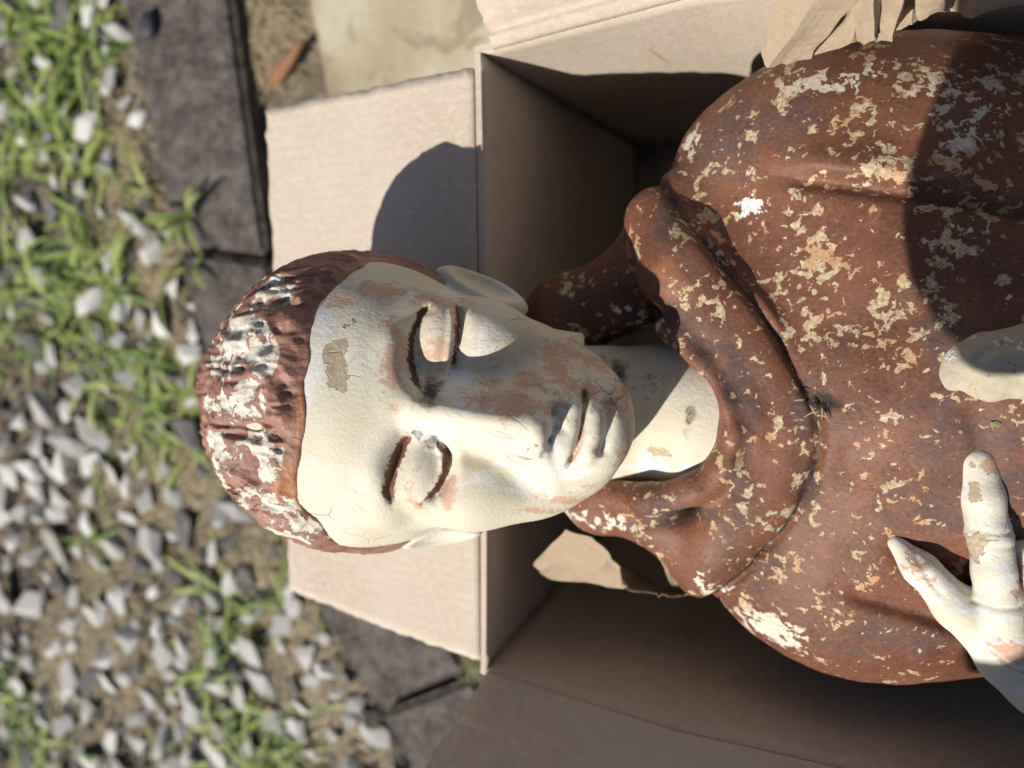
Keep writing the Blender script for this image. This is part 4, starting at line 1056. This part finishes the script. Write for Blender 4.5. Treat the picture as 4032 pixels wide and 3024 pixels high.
def on_robe(s, t):
    k = np.argmin((RV[:, 0] - s)**2 + (RV[:, 1] - t)**2 - 0.3 * RV[:, 2])
    return (Matrix(BODYM) @ Vector((s * MM, t * MM, RV[k, 2] * MM)))
def wisp(name, s, t, n, L, seed, label, mat='straw', spread=0.004, wd=(0.00012, 0.0003)):
    p = on_robe(s, t)
    o = blades(name, [(p.x, p.y, spread, spread, n)], M(mat), seed, L, wd, (0.0, 0.5), (0.0, 1.0), p.z, 0.0025)
    return tag(o, label, 'debris')
wisp('straw_wisp', 27, 12, 10, (0.003, 0.008), 51, 'tiny tangle of dry straw caught in the groove of the robe collar', spread=0.003)
def leaf_scrap():
    p = on_robe(93, 10)
    v = [(-.004, -.002, 0), (.003, -.003, .0005), (.005, .001, .0012), (.001, .0035, .0008), (-.004, .002, .0004), (0, 0, .0016)]
    f = [(0, 1, 5), (1, 2, 5), (2, 3, 5), (3, 4, 5), (4, 0, 5)]
    o = mesh_obj('leaf_scrap', [tuple(Vector(q) * 0.5 + p + Vector((0, 0, .0012))) for q in v], f, M('moss'), None, False)
    attr(o, 'tone', [0.3] * 6)
    tag(o, 'tiny olive leaf scrap on the robe between the two hands', 'leaf')
leaf_scrap()


# ------------------------------------------------------------------ the photographer, bending over the box on the side the sun comes from
def build_person():
    g = Grid((-450, -1150, -890), (650, 120, 800), 14.0)
    F = np.array(chain(g, [(40, -790, 60, 150), (75, -700, 250, 140), (90, -540, 400, 125)], 40))
    uell(F, g, (20, -690, 30), (135, 170, 90), 40)
    uchain(F, g, [(-46, -546, 10, 52), (150, -556, 10, 60)], 12)                                               # bulge added at the waist, shaped to throw shade on the statue's hand           # trunk
    uchain(F, g, [(110, -540, 430, 70), (100, -450, 520, 58)], 40)                                             # neck
    uell(F, g, (95, -395, 575), (82, 105, 115), 25)                                                            # head
    uell(F, g, (92, -300, 540), (14, 24, 22), 14)                                                              # nose
    uchain(F, g, [(10, -560, 420, 75), (-62, -520, 400, 66), (-72, -380, 160, 60), (-40, -219, -70, 61), (-37, -155, -72, 56), (-14, -110, -30, 38), (0, -85, 8, 30)], 35, 20)
    uchain(F, g, [(210, -560, 420, 75), (290, -520, 400, 66), (330, -400, 180, 56), (270, -260, 20, 50), (150, -130, 10, 42), (120, -75, 12, 30)], 35, 20)
    for s, hx in ((-1, -75), (1, 95)):
        uchain(F, g, [(hx, -800, 70, 105), (hx + 15 * s, -760, -330, 72), (hx + 20 * s, -830, -780, 52)], 40, 30)
        uchain(F, g, [(hx + 20 * s, -840, -825, 42), (hx + 32 * s, -690, -838, 36)], 25)
    for hx, sg in ((-6, -1), (122, 1)):                                                                         # fingers round the phone
        for i in range(4):
            uchain(F, g, [(hx + sg * 4, -60 + i * 6, 12 + i * 3, 12), (hx + sg * 10, -38 + i * 17, 22, 10), (hx - sg * 12, -30 + i * 18, 34, 9)], 8)
        uchain(F, g, [(hx, -70, 14, 13), (hx - sg * 16, -50, 30, 11), (hx - sg * 26, -30, 38, 9)], 8)
    V, Q4 = g.mesh(F)
    b = NB('jeans_and_shirt')
    sh = b.mix(b.noise(8, 4), (0.10, 0.11, 0.13), (0.17, 0.18, 0.20))
    col = b.mix(b.mr(b.attr('jeans'), 0.4, 0.6), sh, b.mix(b.noise(60, 3), (0.03, 0.045, 0.085), (0.06, 0.08, 0.13)))
    col = b.mix(b.mr(b.attr('skin'), 0.4, 0.6), col, (0.46, 0.29, 0.21))
    col = b.mix(b.mr(b.attr('hairy'), 0.4, 0.6), col, (0.045, 0.028, 0.018))
    mat = b.done(col, 0.8)
    o = mesh_obj('person', V * 1e-3 + np.array([0, 0, GZ]), Q4, mat)
    x, y, z = V.T
    attr(o, 'jeans', (z < -60) & (y < -450))
    hd = ((x - 95) / 100)**2 + ((y + 395) / 125)**2 + ((z - 575) / 135)**2 < 1
    attr(o, 'skin', (hd | ((y > -190) & (z < 120) & (z > -100))).astype(float))
    attr(o, 'hairy', (hd & ((y < -400) | (z > 640))).astype(float))
    tag(o, 'person in grey shirt and jeans bending over the box with a phone', 'person')
build_person()
def build_phone():
    bm = bmesh.new(); bmesh.ops.create_cube(bm, size=1)
    bmesh.ops.scale(bm, vec=(0.147, 0.0715, 0.0078), verts=bm.verts)
    bmesh.ops.bevel(bm, geom=[e for e in bm.edges if abs(e.verts[0].co.z - e.verts[1].co.z) > 1e-4], offset=0.010, segments=5, affect='EDGES')
    me = bpy.data.meshes.new('phone'); bm.to_mesh(me); bm.free()
    me.materials.append(plain('phone_body', (0.02, 0.02, 0.022), (0.03, 0.03, 0.032), 30, 0.3))
    o = bpy.data.objects.new('phone', me); COL.objects.link(o)
    mm = Matrix(CAMR.tolist()).to_4x4(); mm.translation = Vector((0, 0, GZ))
    o.matrix_world = mm @ Matrix.Translation((0.058, -0.020, 0.012))
    tag(o, 'black phone held above the box by the bending person', 'phone')
build_phone()
